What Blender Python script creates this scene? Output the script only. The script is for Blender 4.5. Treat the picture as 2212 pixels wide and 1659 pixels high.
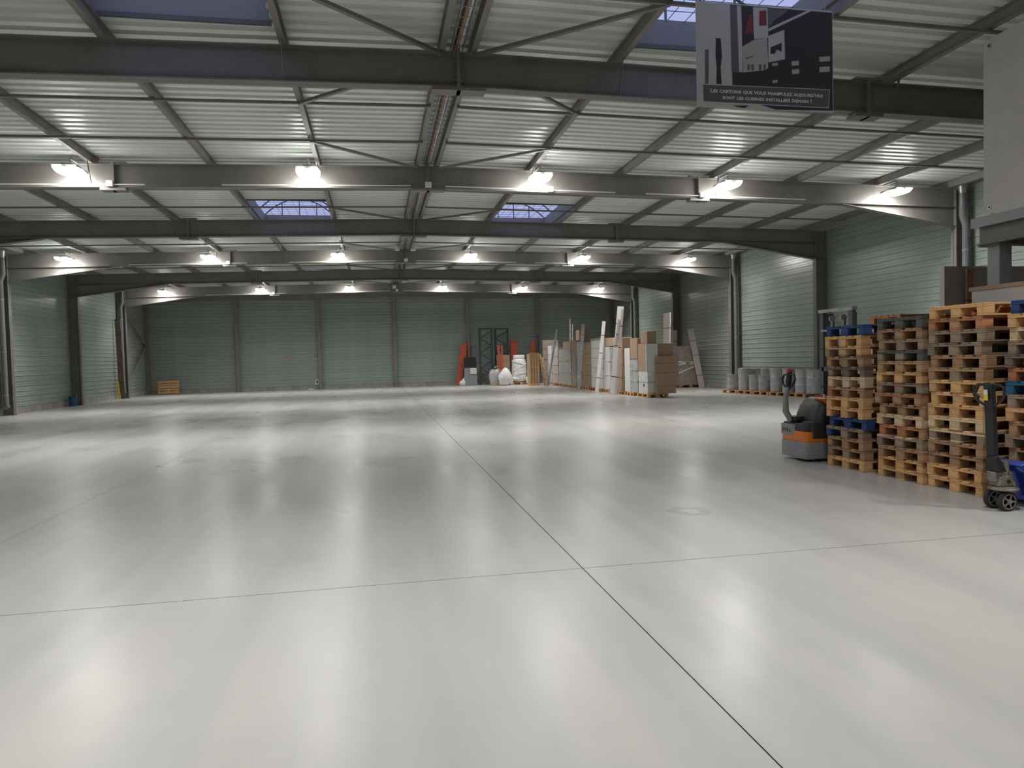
import bpy, bmesh, math, random
from mathutils import Vector, Matrix

for o in list(bpy.data.objects):
    bpy.data.objects.remove(o, do_unlink=True)
scene = bpy.context.scene
COL = scene.collection

# ------------------------------------------------------------------ camera
W, H = 2212, 1659
FPX = 1547.58
CAM = Vector((0.0, 0.0, 1.68))
YAW, PITCH, ROLL = 0.186884, -0.035965, -0.024673
fwd = Vector((math.sin(YAW) * math.cos(PITCH), math.cos(YAW) * math.cos(PITCH), math.sin(PITCH)))
r0 = Vector((math.cos(YAW), -math.sin(YAW), 0))
u0 = r0.cross(fwd)
RGT = r0 * math.cos(ROLL) + u0 * math.sin(ROLL)
UPV = u0 * math.cos(ROLL) - r0 * math.sin(ROLL)
cam_data = bpy.data.cameras.new('camera')
cam_data.sensor_fit = 'HORIZONTAL'
cam_data.sensor_width = 36.0
cam_data.lens = FPX / W * 36.0
cam_data.clip_end = 300
cam = bpy.data.objects.new('camera', cam_data)
M = Matrix.Identity(4)
for i in range(3):
    M[i][0], M[i][1], M[i][2], M[i][3] = RGT[i], UPV[i], -fwd[i], CAM[i]
cam.matrix_world = M
COL.objects.link(cam)
scene.camera = cam

# ------------------------------------------------------------------ sky, exposure
world = bpy.data.worlds.new('dusk_sky')
scene.world = world
world.use_nodes = True
bg = world.node_tree.nodes['Background']
bg.inputs['Color'].default_value = (0.51, 0.57, 0.84, 1)
bg.inputs['Strength'].default_value = 1.0
scene.view_settings.view_transform = 'Standard'
scene.view_settings.look = 'None'
scene.view_settings.gamma = 1.0
scene.view_settings.use_curve_mapping = False
scene.view_settings.exposure = 0.0
scene.cycles.max_bounces = 5
scene.cycles.diffuse_bounces = 4
scene.cycles.glossy_bounces = 3
scene.cycles.caustics_reflective = False
LENS_STRENGTH = 70.0
LAMP_WATTS = 56.0
LAMP_SPREAD = 120.0

# ------------------------------------------------------------------ pixel helpers
def ray(x, y):
    return fwd + RGT * ((x - W / 2) / FPX) - UPV * ((y - H / 2) / FPX)
def at_y(x, y, Y):
    d = ray(x, y); return CAM + d * (Y / d.y)
def at_x(x, y, X):
    d = ray(x, y); return CAM + d * (X / d.x)
def at_z(x, y, Z=0.0):
    d = ray(x, y); return CAM + d * ((Z - CAM.z) / d.z)

# ------------------------------------------------------------------ materials
MATS = {}
def mat(name, col, rough=0.6, metal=0.0, var=0.0, vscale=3.0, col2=None, bump=0.0, bscale=40.0,
        spec=0.5, rnd=0.0, stretch=(1, 1, 1), rvar=0.0, coat=0.0):
    m = bpy.data.materials.new(name); m.use_nodes = True
    nt = m.node_tree; N = nt.nodes; L = nt.links
    b = N['Principled BSDF']
    b.inputs['Roughness'].default_value = rough
    b.inputs['Metallic'].default_value = metal
    b.inputs['Specular IOR Level'].default_value = spec
    b.inputs['Coat Weight'].default_value = coat
    b.inputs['Base Color'].default_value = (*col, 1)
    out = None
    tc = N.new('ShaderNodeTexCoord'); mp = N.new('ShaderNodeMapping')
    mp.inputs['Scale'].default_value = stretch
    L.new(tc.outputs['Object'], mp.inputs['Vector'])
    if var > 0 or col2:
        n = N.new('ShaderNodeTexNoise'); n.inputs['Scale'].default_value = vscale
        n.inputs['Detail'].default_value = 3; n.inputs['Roughness'].default_value = 0.65
        L.new(mp.outputs['Vector'], n.inputs['Vector'])
        r = N.new('ShaderNodeValToRGB')
        c2 = col2 if col2 else tuple(c * (1 - var) for c in col)
        c1 = col if col2 else tuple(min(1, c * (1 + var)) for c in col)
        r.color_ramp.elements[0].position = 0.32; r.color_ramp.elements[1].position = 0.68
        r.color_ramp.elements[0].color = (*c2, 1); r.color_ramp.elements[1].color = (*c1, 1)
        L.new(n.outputs['Fac'], r.inputs['Fac'])
        out = r.outputs['Color']
        if rvar > 0:
            mr = N.new('ShaderNodeMapRange')
            mr.inputs['To Min'].default_value = rough - rvar; mr.inputs['To Max'].default_value = rough + rvar
            L.new(n.outputs['Fac'], mr.inputs['Value']); L.new(mr.outputs['Result'], b.inputs['Roughness'])
    if rnd > 0:
        oi = N.new('ShaderNodeObjectInfo')
        mr = N.new('ShaderNodeMapRange')
        mr.inputs['To Min'].default_value = 1 - rnd; mr.inputs['To Max'].default_value = 1 + rnd
        L.new(oi.outputs['Random'], mr.inputs['Value'])
        hs = N.new('ShaderNodeHueSaturation')
        L.new(mr.outputs['Result'], hs.inputs['Value'])
        if out: L.new(out, hs.inputs['Color'])
        else: hs.inputs['Color'].default_value = (*col, 1)
        out = hs.outputs['Color']
    if out: L.new(out, b.inputs['Base Color'])
    if bump > 0:
        n2 = N.new('ShaderNodeTexNoise'); n2.inputs['Scale'].default_value = bscale
        n2.inputs['Detail'].default_value = 2
        L.new(mp.outputs['Vector'], n2.inputs['Vector'])
        bp = N.new('ShaderNodeBump'); bp.inputs['Strength'].default_value = bump
        bp.inputs['Distance'].default_value = 0.01
        L.new(n2.outputs['Fac'], bp.inputs['Height']); L.new(bp.outputs['Normal'], b.inputs['Normal'])
    MATS[name] = m
    return m

def emit(name, col, s):
    m = bpy.data.materials.new(name); m.use_nodes = True
    nt = m.node_tree; nt.nodes.clear()
    e = nt.nodes.new('ShaderNodeEmission'); e.inputs['Color'].default_value = (*col, 1)
    e.inputs['Strength'].default_value = s
    o = nt.nodes.new('ShaderNodeOutputMaterial'); nt.links.new(e.outputs[0], o.inputs[0])
    MATS[name] = m; return m

def glass_mat(name, col, fac):
    m = bpy.data.materials.new(name); m.use_nodes = True
    nt = m.node_tree; nt.nodes.clear()
    t = nt.nodes.new('ShaderNodeBsdfTransparent'); t.inputs['Color'].default_value = (*col, 1)
    g = nt.nodes.new('ShaderNodeBsdfGlossy'); g.inputs['Roughness'].default_value = 0.15
    x = nt.nodes.new('ShaderNodeMixShader'); x.inputs[0].default_value = fac
    o = nt.nodes.new('ShaderNodeOutputMaterial')
    nt.links.new(t.outputs[0], x.inputs[1]); nt.links.new(g.outputs[0], x.inputs[2]); nt.links.new(x.outputs[0], o.inputs[0])
    MATS[name] = m; return m

def concrete_floor():
    m = bpy.data.materials.new('polished_concrete'); m.use_nodes = True
    nt = m.node_tree; N = nt.nodes; L = nt.links; b = N['Principled BSDF']
    tc = N.new('ShaderNodeTexCoord')
    def noise(scale, detail, stretch=(1, 1, 1), rough=0.6):
        mp = N.new('ShaderNodeMapping'); mp.inputs['Scale'].default_value = stretch
        L.new(tc.outputs['Object'], mp.inputs['Vector'])
        n = N.new('ShaderNodeTexNoise'); n.inputs['Scale'].default_value = scale
        n.inputs['Detail'].default_value = detail; n.inputs['Roughness'].default_value = rough
        L.new(mp.outputs['Vector'], n.inputs['Vector']); return n.outputs['Fac']
    def ramp(f, p0, c0, p1, c1):
        r = N.new('ShaderNodeValToRGB'); e = r.color_ramp.elements
        e[0].position = p0; e[0].color = (*c0, 1); e[1].position = p1; e[1].color = (*c1, 1)
        L.new(f, r.inputs['Fac']); return r.outputs['Color']
    def mul(a, c, fac=1.0):
        x = N.new('ShaderNodeMix'); x.data_type = 'RGBA'; x.blend_type = 'MULTIPLY'
        x.inputs['Factor'].default_value = fac
        L.new(a, x.inputs['A']); L.new(c, x.inputs['B']); return x.outputs['Result']
    base = ramp(noise(0.35, 4), 0.3, (0.565, 0.553, 0.535), 0.7, (0.61, 0.595, 0.572))
    fine = ramp(noise(3.2, 5, rough=0.66), 0.2, (0.945, 0.945, 0.945), 0.8, (1, 1, 1))
    tyre = ramp(noise(1.0, 2, (1.6, 0.06, 1)), 0.30, (0.84, 0.85, 0.86), 0.60, (1, 1, 1))
    c = mul(mul(base, fine), tyre)
    # dried water ring on the slab
    sub = N.new('ShaderNodeVectorMath'); sub.operation = 'SUBTRACT'; L.new(tc.outputs['Object'], sub.inputs[0])
    sp = at_z(1490, 1104); sub.inputs[1].default_value = (sp.x, sp.y, 0)
    ln = N.new('ShaderNodeVectorMath'); ln.operation = 'LENGTH'; L.new(sub.outputs[0], ln.inputs[0])
    ma = N.new('ShaderNodeMath'); ma.operation = 'MULTIPLY_ADD'; ma.inputs[1].default_value = 0.22
    L.new(noise(6, 2), ma.inputs[0]); L.new(ln.outputs['Value'], ma.inputs[2])
    rg = N.new('ShaderNodeValToRGB'); el = rg.color_ramp.elements
    el[0].position = 0.205; el[0].color = (1, 1, 1, 1); el[1].position = 0.35; el[1].color = (1, 1, 1, 1)
    for pos, v in ((0.215, 0.80), (0.33, 0.84)):
        e_ = el.new(pos); e_.color = (v, v, v, 1)
    L.new(ma.outputs[0], rg.inputs['Fac']); c = mul(c, rg.outputs['Color'])
    L.new(c, b.inputs['Base Color'])
    rr = N.new('ShaderNodeMapRange')
    rr.inputs['From Min'].default_value = 0.3; rr.inputs['From Max'].default_value = 0.7
    rr.inputs['To Min'].default_value = 0.24; rr.inputs['To Max'].default_value = 0.38
    L.new(noise(0.5, 2, (1, 0.7, 1)), rr.inputs['Value']); L.new(rr.outputs['Result'], b.inputs['Roughness'])
    b.inputs['Specular IOR Level'].default_value = 0.5
    bp = N.new('ShaderNodeBump'); bp.inputs['Strength'].default_value = 0.03; bp.inputs['Distance'].default_value = 0.02
    L.new(noise(14, 2), bp.inputs['Height']); L.new(bp.outputs['Normal'], b.inputs['Normal'])
    MATS['floor'] = m
concrete_floor()
mat('subfloor', (0.03, 0.028, 0.026), 1.0, spec=0.0)
mat('sealant', (0.05, 0.047, 0.043), 1.0, spec=0.0)
mat('deck', (0.79, 0.84, 0.80), 0.36, 0.08, var=0.06, vscale=0.6)
mat('clad', (0.345, 0.395, 0.365), 0.26, 0.1, var=0.08, vscale=0.8, rnd=0.05)
mat('steel', (0.205, 0.19, 0.175), 0.5, var=0.12, vscale=1.5)
mat('purlin', (0.23, 0.215, 0.20), 0.5, var=0.1, vscale=2)
mat('galv', (0.42, 0.43, 0.43), 0.35, 0.6, var=0.12, vscale=6)
mat('pipe', (0.20, 0.21, 0.215), 0.3)
mat('block', (0.34, 0.315, 0.29), 0.9, var=0.18, vscale=4, rnd=0.14, bump=0.3)
mat('white', (0.72, 0.72, 0.70), 0.45)
mat('offwhite', (0.62, 0.59, 0.57), 0.5, var=0.04)
mat('black', (0.018, 0.018, 0.018), 0.45)
mat('rubber', (0.03, 0.03, 0.031), 0.75)
mat('curb', (0.26, 0.265, 0.28), 0.6)
mat('rib', (0.13, 0.13, 0.14), 0.5)
glass_mat('dome', (0.84, 0.86, 0.97), 0.06)
emit('lamp', (1.0, 0.985, 0.95), LENS_STRENGTH)
# wood tones
def wood(name, c, c2, rnd=0.16):
    return mat(name, c, 0.8, col2=c2, vscale=9, rnd=rnd, stretch=(0.5, 2, 2), bump=0.15, bscale=30)
wood('w_light', (0.76, 0.455, 0.215), (0.58, 0.325, 0.14))
wood('w_pale', (0.74, 0.55, 0.35), (0.6, 0.42, 0.25))
wood('w_brown', (0.47, 0.28, 0.155), (0.32, 0.18, 0.095))
wood('w_grey', (0.36, 0.265, 0.18), (0.22, 0.16, 0.11))
wood('w_dark', (0.21, 0.15, 0.11), (0.11, 0.08, 0.06))
wood('w_red', (0.52, 0.22, 0.1), (0.37, 0.145, 0.07))
wood('w_green', (0.13, 0.135, 0.12), (0.07, 0.075, 0.065))
wood('w_blue', (0.035, 0.085, 0.25), (0.022, 0.05, 0.15))
wood('w_teal', (0.03, 0.13, 0.24), (0.02, 0.075, 0.14))
mat('carton', (0.47, 0.32, 0.22), 0.75, var=0.07, vscale=3, rnd=0.1)
mat('carton_light', (0.58, 0.42, 0.28), 0.75, var=0.06, vscale=3, rnd=0.08)
mat('tape', (0.50, 0.37, 0.25), 0.3)
mat('film_grey', (0.48, 0.48, 0.475), 0.28, var=0.25, vscale=5, bump=0.7, bscale=9, rnd=0.08, coat=0.15)
mat('film_white', (0.80, 0.80, 0.79), 0.42, var=0.10, vscale=5, bump=0.9, bscale=7)
mat('film_brown', (0.36, 0.30, 0.26), 0.25, var=0.2, vscale=5, bump=0.5, bscale=9, coat=0.3)
mat('board_white', (0.82, 0.80, 0.78), 0.5, var=0.05)
mat('board_pink', (0.60, 0.52, 0.49), 0.55, var=0.06)
mat('strap', (0.06, 0.055, 0.05), 0.5)
mat('orange', (0.80, 0.20, 0.02), 0.35, coat=0.3)
mat('rack_orange', (0.55, 0.095, 0.035), 0.45, var=0.1, vscale=3)
mat('rack_green', (0.045, 0.06, 0.058), 0.5)
mat('truck_grey', (0.28, 0.285, 0.29), 0.4, var=0.08, vscale=5)
mat('truck_dark', (0.04, 0.039, 0.038), 0.5, var=0.1, vscale=4)
mat('mast', (0.12, 0.125, 0.13), 0.4, 0.2)
mat('drum', (0.50, 0.505, 0.52), 0.22, 0.2, var=0.15, vscale=7, rnd=0.1, coat=0.4)
mat('jack_blue', (0.035, 0.085, 0.42), 0.35, coat=0.3)
mat('metal_dirty', (0.27, 0.25, 0.215), 0.45, 0.5, var=0.3, vscale=14)
mat('red', (0.45, 0.03, 0.03), 0.4)
mat('yellow', (0.75, 0.62, 0.03), 0.5)
mat('chrome', (0.75, 0.75, 0.75), 0.15, 1.0)
mat('b_wall', (0.60, 0.59, 0.61), 0.4)
mat('b_dark', (0.05, 0.046, 0.054), 0.4)
mat('b_mid', (0.15, 0.145, 0.165), 0.4)
mat('b_bar', (0.13, 0.125, 0.14), 0.4)
mat('b_cream', (0.50, 0.48, 0.45), 0.4)
mat('b_red', (0.25, 0.055, 0.05), 0.4)
mat('b_text', (0.82, 0.81, 0.83), 0.4)
mat('partition', (0.50, 0.47, 0.45), 0.8, var=0.05)
mat('flange', (0.36, 0.38, 0.37), 0.4)

# ------------------------------------------------------------------ mesh builder
class MB:
    def __init__(s): s.v = []; s.f = []
    def add(s, vs, fs):
        k = len(s.v); s.v += [tuple(p) for p in vs]; s.f += [tuple(i + k for i in f) for f in fs]; return s
    def box(s, x0, x1, y0, y1, z0, z1):
        x0, x1 = min(x0, x1), max(x0, x1); y0, y1 = min(y0, y1), max(y0, y1); z0, z1 = min(z0, z1), max(z0, z1)
        return s.add([(x0, y0, z0), (x1, y0, z0), (x1, y1, z0), (x0, y1, z0), (x0, y0, z1), (x1, y0, z1), (x1, y1, z1), (x0, y1, z1)],
                     [(3, 2, 1, 0), (4, 5, 6, 7), (0, 1, 5, 4), (1, 2, 6, 5), (2, 3, 7, 6), (3, 0, 4, 7)])
    def hexa(s, p):
        return s.add(p, [(3, 2, 1, 0), (4, 5, 6, 7), (0, 1, 5, 4), (1, 2, 6, 5), (2, 3, 7, 6), (3, 0, 4, 7)])
    def prism(s, pts, a, b, axis='y'):
        """pts: 2D outline, extruded from a to b along axis; (x,z) for y, (y,z) for x, (x,y) for z"""
        def P(p, t):
            return {'y': (p[0], t, p[1]), 'x': (t, p[0], p[1]), 'z': (p[0], p[1], t)}[axis]
        n = len(pts)
        vs = [P(p, a) for p in pts] + [P(p, b) for p in pts]
        fs = [tuple(range(n)), tuple(range(2 * n - 1, n - 1, -1))]
        fs += [(i, i + n, (i + 1) % n + n, (i + 1) % n) for i in range(n)]
        return s.add(vs, fs)
    def bar(s, p0, p1, w, h, up=(0, 0, 1)):
        p0 = Vector(p0); p1 = Vector(p1); d = (p1 - p0).normalized(); up = Vector(up)
        sd = d.cross(up)
        if sd.length < 1e-4: sd = d.cross(Vector((1, 0, 0)))
        sd.normalize(); u = sd.cross(d).normalized()
        q = []
        for p in (p0, p1):
            q += [p - sd * w / 2 - u * h / 2, p + sd * w / 2 - u * h / 2, p + sd * w / 2 + u * h / 2, p - sd * w / 2 + u * h / 2]
        return s.add(q, [(3, 2, 1, 0), (4, 5, 6, 7), (0, 1, 5, 4), (1, 2, 6, 5), (2, 3, 7, 6), (3, 0, 4, 7)])
    def tube(s, path, r, n=10, cap=True, radii=None):
        path = [Vector(p) for p in path]; rings = []
        prev = None
        for i, p in enumerate(path):
            if i == 0: d = path[1] - p
            elif i == len(path) - 1: d = p - path[i - 1]
            else: d = (path[i + 1] - p).normalized() + (p - path[i - 1]).normalized()
            d.normalize()
            if prev is None:
                a = Vector((0, 0, 1)) if abs(d.z) < 0.9 else Vector((1, 0, 0))
                x = d.cross(a).normalized()
            else:
                x = (prev - d * prev.dot(d)).normalized()
            prev = x; y = d.cross(x)
            rr = radii[i] if radii else r
            rings.append([p + (x * math.cos(2 * math.pi * k / n) + y * math.sin(2 * math.pi * k / n)) * rr for k in range(n)])
        vs = [q for g in rings for q in g]; fs = []
        for i in range(len(rings) - 1):
            for k in range(n):
                fs.append((i * n + k, i * n + (k + 1) % n, (i + 1) * n + (k + 1) % n, (i + 1) * n + k))
        if cap:
            fs.append(tuple(range(n - 1, -1, -1))); fs.append(tuple((len(rings) - 1) * n + k for k in range(n)))
        return s.add(vs, fs)
    def lathe(s, prof, n=20, c=(0, 0, 0), axis='z'):
        vs = []; fs = []
        for r, z in prof:
            for k in range(n):
                a = 2 * math.pi * k / n; ca, sa = r * math.cos(a), r * math.sin(a)
                p = {'z': (ca, sa, z), 'y': (ca, z, sa), 'x': (z, ca, sa)}[axis]
                vs.append((c[0] + p[0], c[1] + p[1], c[2] + p[2]))
        m = len(prof)
        for i in range(m - 1):
            for k in range(n):
                fs.append((i * n + k, i * n + (k + 1) % n, (i + 1) * n + (k + 1) % n, (i + 1) * n + k))
        fs.append(tuple(range(n - 1, -1, -1))); fs.append(tuple((m - 1) * n + k for k in range(n)))
        return s.add(vs, fs)
    def mesh(s, name, m=None, smooth=False, bevel=0.0, seg=2):
        me = bpy.data.meshes.new(name); me.from_pydata(s.v, [], s.f)
        bm = bmesh.new(); bm.from_mesh(me)
        bmesh.ops.recalc_face_normals(bm, faces=bm.faces)
        if bevel > 0:
            bmesh.ops.bevel(bm, geom=list(bm.edges), offset=bevel, segments=seg, affect='EDGES', profile=0.5)
        bm.to_mesh(me); bm.free()
        if m: me.materials.append(MATS[m])
        if smooth:
            for p in me.polygons: p.use_smooth = True
            me.set_sharp_from_angle(angle=math.radians(40))
        return me
    def obj(s, name, m, parent=None, smooth=False, bevel=0.0, seg=2):
        me = bpy.data.meshes.new(name)
        bm = None
        me.from_pydata(s.v, [], s.f)
        bm = bmesh.new(); bm.from_mesh(me)
        bmesh.ops.recalc_face_normals(bm, faces=bm.faces)
        if bevel > 0:
            bmesh.ops.bevel(bm, geom=list(bm.edges), offset=bevel, segments=seg, affect='EDGES', profile=0.5)
        bm.to_mesh(me); bm.free()
        me.materials.append(MATS[m])
        if smooth:
            for p in me.polygons: p.use_smooth = True
            me.set_sharp_from_angle(angle=math.radians(40))
        return inst(name, me, parent)

def inst(name, me, parent=None, loc=(0, 0, 0), m=None):
    o = bpy.data.objects.new(name, me); COL.objects.link(o)
    o.location = loc
    if parent is not None: o.parent = parent
    if m is not None and m != '':
        o.material_slots[0].link = 'OBJECT'; o.material_slots[0].material = MATS[m]
    return o
def tag(o, label, cat, group=None):
    o['label'] = label; o['category'] = cat
    if group: o['group'] = group
    return o
def thing(name, label, cat, loc=(0, 0, 0), rz=0.0, group=None):
    o = bpy.data.objects.new(name, None); COL.objects.link(o)
    o.empty_display_size = 0.1
    o.location = loc; o.rotation_euler = (0, 0, rz)
    return tag(o, label, cat, group)
def struct(o): o['kind'] = 'structure'; return o
ORD = ['first', 'second', 'third', 'fourth', 'fifth', 'sixth', 'seventh', 'eighth', 'ninth', 'tenth', 'eleventh',
       'twelfth', 'thirteenth', 'fourteenth', 'fifteenth', 'sixteenth']

# ------------------------------------------------------------------ building dimensions
S = 6.34842; D0 = 10.84057
def FY(n): return D0 + (n - 1) * S
RX = 1.34                       # ridge
XL, XR = -13.365, 15.69         # inner flange of the columns
WL, WR = -13.80, 16.12          # inner face of the side walls
YB, YF = 47.26, -8.0            # back and front wall
SL = 0.0165
def ztop(x): return 6.25 - SL * abs(x - RX)      # top of rafters
def zbot(x): return 5.735 - SL * abs(x - RX)     # underside of rafters
ZD = 0.20                                         # purlin depth

# ------------------------------------------------------------------ floor
fl = struct(MB().box(WL - 0.4, WR + 0.4, YF - 0.3, YB + 0.3, -0.30, -0.02).obj('floor', 'subfloor'))
xs = [WL - 0.3, -3.66, 1.562, WR + 0.3]
ys = [YF - 0.2, 5.437, YB + 0.2]
for i in range(3):
    for j in range(2):
        g = 0.0045
        g0 = 0.0 if i == 0 else (0.0022 if i == 1 else g)
        g1 = 0.0022 if i == 0 else g
        MB().box(xs[i] + g0, xs[i + 1] - g1, ys[j] + 0.004, ys[j + 1] - 0.004, -0.02, 0.0).obj('slab', 'floor', fl)

for a, b_, c_, d_ in ((-3.6622, -3.6578, ys[0], ys[2]), (1.5575, 1.5665, ys[0], ys[2]), (xs[0], xs[3], 5.433, 5.441)):
    MB().box(a, b_, c_, d_, -0.02, -0.0015).obj('joint_sealant', 'sealant', fl)
# ------------------------------------------------------------------ walls: backing, concrete plinth blocks, horizontal cladding panels
PH = 0.4
def clad_mesh(length, name='cladding_panel'):
    """panel along +x, inner face towards -y, two ribs in its height"""
    prof = []
    for k in range(2):
        z = k * 0.2
        prof += [(0.0, z), (-0.022, z + 0.012), (-0.022, z + 0.034), (0.0, z + 0.05), (0.0, z + 0.118), (-0.006, z + 0.125), (0.0, z + 0.132)]
    prof.append((0.0, PH - 0.004))
    mb = MB(); n = len(prof)
    vs = [(0.002, p[0], p[1]) for p in prof] + [(length - 0.002, p[0], p[1]) for p in prof]
    mb.add(vs, [(i, i + n, i + n + 1, i + 1) for i in range(n - 1)])
    me = bpy.data.meshes.new(name); me.from_pydata(mb.v, [], mb.f); me.materials.append(MATS['clad'])
    return me
BLK = MB().box(0.004, 0.496, -0.05, 0.0, 0.0, 0.248).mesh('concrete_block', 'block', bevel=0.006, seg=1)
def build_wall(name, origin, rz, length, bays, ztopfun):
    """local x along the wall, local -y into the hall"""
    root = struct(MB().box(-0.2, length + 0.2, 0.03, 0.12, 0.0, 6.9).obj(name, 'steel'))
    root.location = origin; root.rotation_euler = (0, 0, rz)
    n = int(length / 0.5)
    for i in range(n + 1):
        o = inst('concrete_block', BLK, root, (min(i * 0.5, length - 0.5), 0.0, 0.0))
    x = 0.0
    for a, bb in bays:
        me = clad_mesh(bb - a)
        top = ztopfun(a, bb)
        k = 0
        while 0.25 + k * PH < top:
            inst('cladding_panel', me, root, (a, 0.0, 0.25 + k * PH)); k += 1
    return root
ybays = [YF] + [FY(k) for k in range(-1, 7)] + [YB]
ybays = [y for i, y in enumerate(ybays) if i == 0 or y - ybays[i - 1] > 0.5]
# right wall: face points to -X : local x = +... rotate so that local -y -> -X  (rz=-90: local x -> -Y)
build_wall('wall_right', (WR, YB, 0), -math.pi / 2, YB - YF, [(YB - ybays[i + 1], YB - ybays[i]) for i in range(len(ybays) - 1)], lambda a, b: 6.1)
build_wall('wall_left', (WL, YF, 0), math.pi / 2, YB - YF, [(ybays[i] - YF, ybays[i + 1] - YF) for i in range(len(ybays) - 1)], lambda a, b: 6.1)
POSTX = [-8.45, -3.49, 1.25, 6.0, 10.73]
bx = [WL] + POSTX + [WR]
build_wall('wall_back', (WL, YB, 0), 0.0, WR - WL, [(bx[i] - WL, bx[i + 1] - WL) for i in range(6)], lambda a, b: 6.3)
struct(MB().box(WL - 0.2, WR + 0.2, YF - 0.15, YF, 0, 6.9).obj('wall_front', 'clad'))

# ------------------------------------------------------------------ roof: membrane, deck sheets, purlins, tie rods, bracing, skylights
SH = S / 12
Y0 = 21.65
SKY = []                                   # (x0, x1, y0, y1)
SX = [(RX - 4.87 - 0.05, RX - 2.5 - 0.12), (RX + 2.5 + 0.12, RX + 4.87 + 0.05)]
for ya in (Y0 - 29 * SH, Y0, Y0 + 30 * SH):
    for (a, c) in SX: SKY.append((a, c, ya, ya + 8 * SH))
def zdeck(x): return ztop(x) + ZD
mem = MB()
kmin, kmax = -56, 48
EL, ER = WL - 0.25, WR + 0.25
def slopebox(mb, x0, x1, y0, y1, dz0, dz1):
    """box following the roof slope (x0,x1 on one side of the ridge)"""
    mb.hexa([(x0, y0, zdeck(x0) + dz0), (x1, y0, zdeck(x1) + dz0), (x1, y1, zdeck(x1) + dz0), (x0, y1, zdeck(x0) + dz0),
             (x0, y0, zdeck(x0) + dz1), (x1, y0, zdeck(x1) + dz1), (x1, y1, zdeck(x1) + dz1), (x0, y1, zdeck(x0) + dz1)])
SEGS = {}
def segs(k):
    y = Y0 + k * SH
    inside = any(ya - 0.01 < y + SH / 2 < yb + 0.01 for (_, _, ya, yb) in SKY)
    if not inside: return [(EL, RX), (RX, ER)]
    return [(EL, SX[0][0]), (SX[0][1], RX), (RX, SX[1][0]), (SX[1][1], ER)]
for k in range(kmin, kmax + 1):
    y = Y0 + k * SH
    for (a, c) in segs(k): slopebox(mem, a, c, y, y + SH, 0.10, 0.18)
ceil = struct(mem.obj('ceiling', 'curb'))
deck_cache = {}
def deck_mesh(a, c):
    key = (round(a, 3), round(c, 3))
    if key not in deck_cache:
        p = SH / 2; prof = []
        for i in range(2):
            prof += [(i * p, 0.0), (i * p + 0.13, 0.0), (i * p + 0.155, 0.085), (i * p + 0.24, 0.085)]
        prof.append((2 * p, 0.0))
        n = len(prof)
        vs = [(a, q[0], zdeck(a) + q[1]) for q in prof] + [(c, q[0], zdeck(c) + q[1]) for q in prof]
        me = bpy.data.meshes.new('roof_sheet')
        me.from_pydata(vs, [], [(i, i + 1, i + n + 1, i + n) for i in range(n - 1)])
        me.materials.append(MATS['deck']); deck_cache[key] = me
    return deck_cache[key]
for k in range(kmin, kmax + 1):
    for (a, c) in segs(k): inst('roof_sheet', deck_mesh(a, c), ceil, (0, Y0 + k * SH, 0))
# purlins
POFF = [0.235, 2.5, 4.87, 7.28, 9.65, 12.0, 14.15]
PX = sorted([RX - d for d in POFF] + [RX + d for d in POFF])
def isec(h, w, tw=0.012, tf=0.014):
    return [(-w / 2, 0), (w / 2, 0), (w / 2, tf), (tw / 2, tf), (tw / 2, h - tf), (w / 2, h - tf), (w / 2, h), (-w / 2, h), (-w / 2, h - tf), (-tw / 2, h - tf), (-tw / 2, tf), (-w / 2, tf)]
PUR = MB().prism(isec(ZD, 0.09), 0.003, S - 0.003).mesh('purlin', 'purlin')
PURL = MB().prism(isec(ZD, 0.09), 0.003, YB - FY(6)).mesh('purlin', 'purlin')
for n in range(-1, 7):
    for x in PX: inst('purlin', PURL if n == 6 else PUR, ceil, (x, FY(n), ztop(x) + 0.001))
# tie rods across the purlins at third points, diagonal braces beside the ridge
for n in range(0, 7):
    for off in (2.15, 4.30):
        y = FY(n) + off
        if y > YB - 0.3: continue
        for sg in (-1, 1):
            x0, x1 = RX + sg * 0.235, RX + sg * 14.15
            MB().bar((x0, y, ztop(x0) - 0.03), (x1, y, ztop(x1) - 0.03), 0.045, 0.045).obj('tie_rod', 'steel', ceil)
    if n < 6:
        for sg in (-1, 1):
            xa, xb = RX + sg * 0.26, RX + sg * 2.5
            for (ya, yb) in ((FY(n) + 0.1, FY(n) + 2.15), (FY(n + 1) - 0.1, FY(n) + 4.30)):
                MB().bar((xa, ya, ztop(xa) - 0.04), (xb, yb, ztop(xb) - 0.04), 0.065, 0.05).obj('diagonal_brace', 'steel', ceil)
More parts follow.
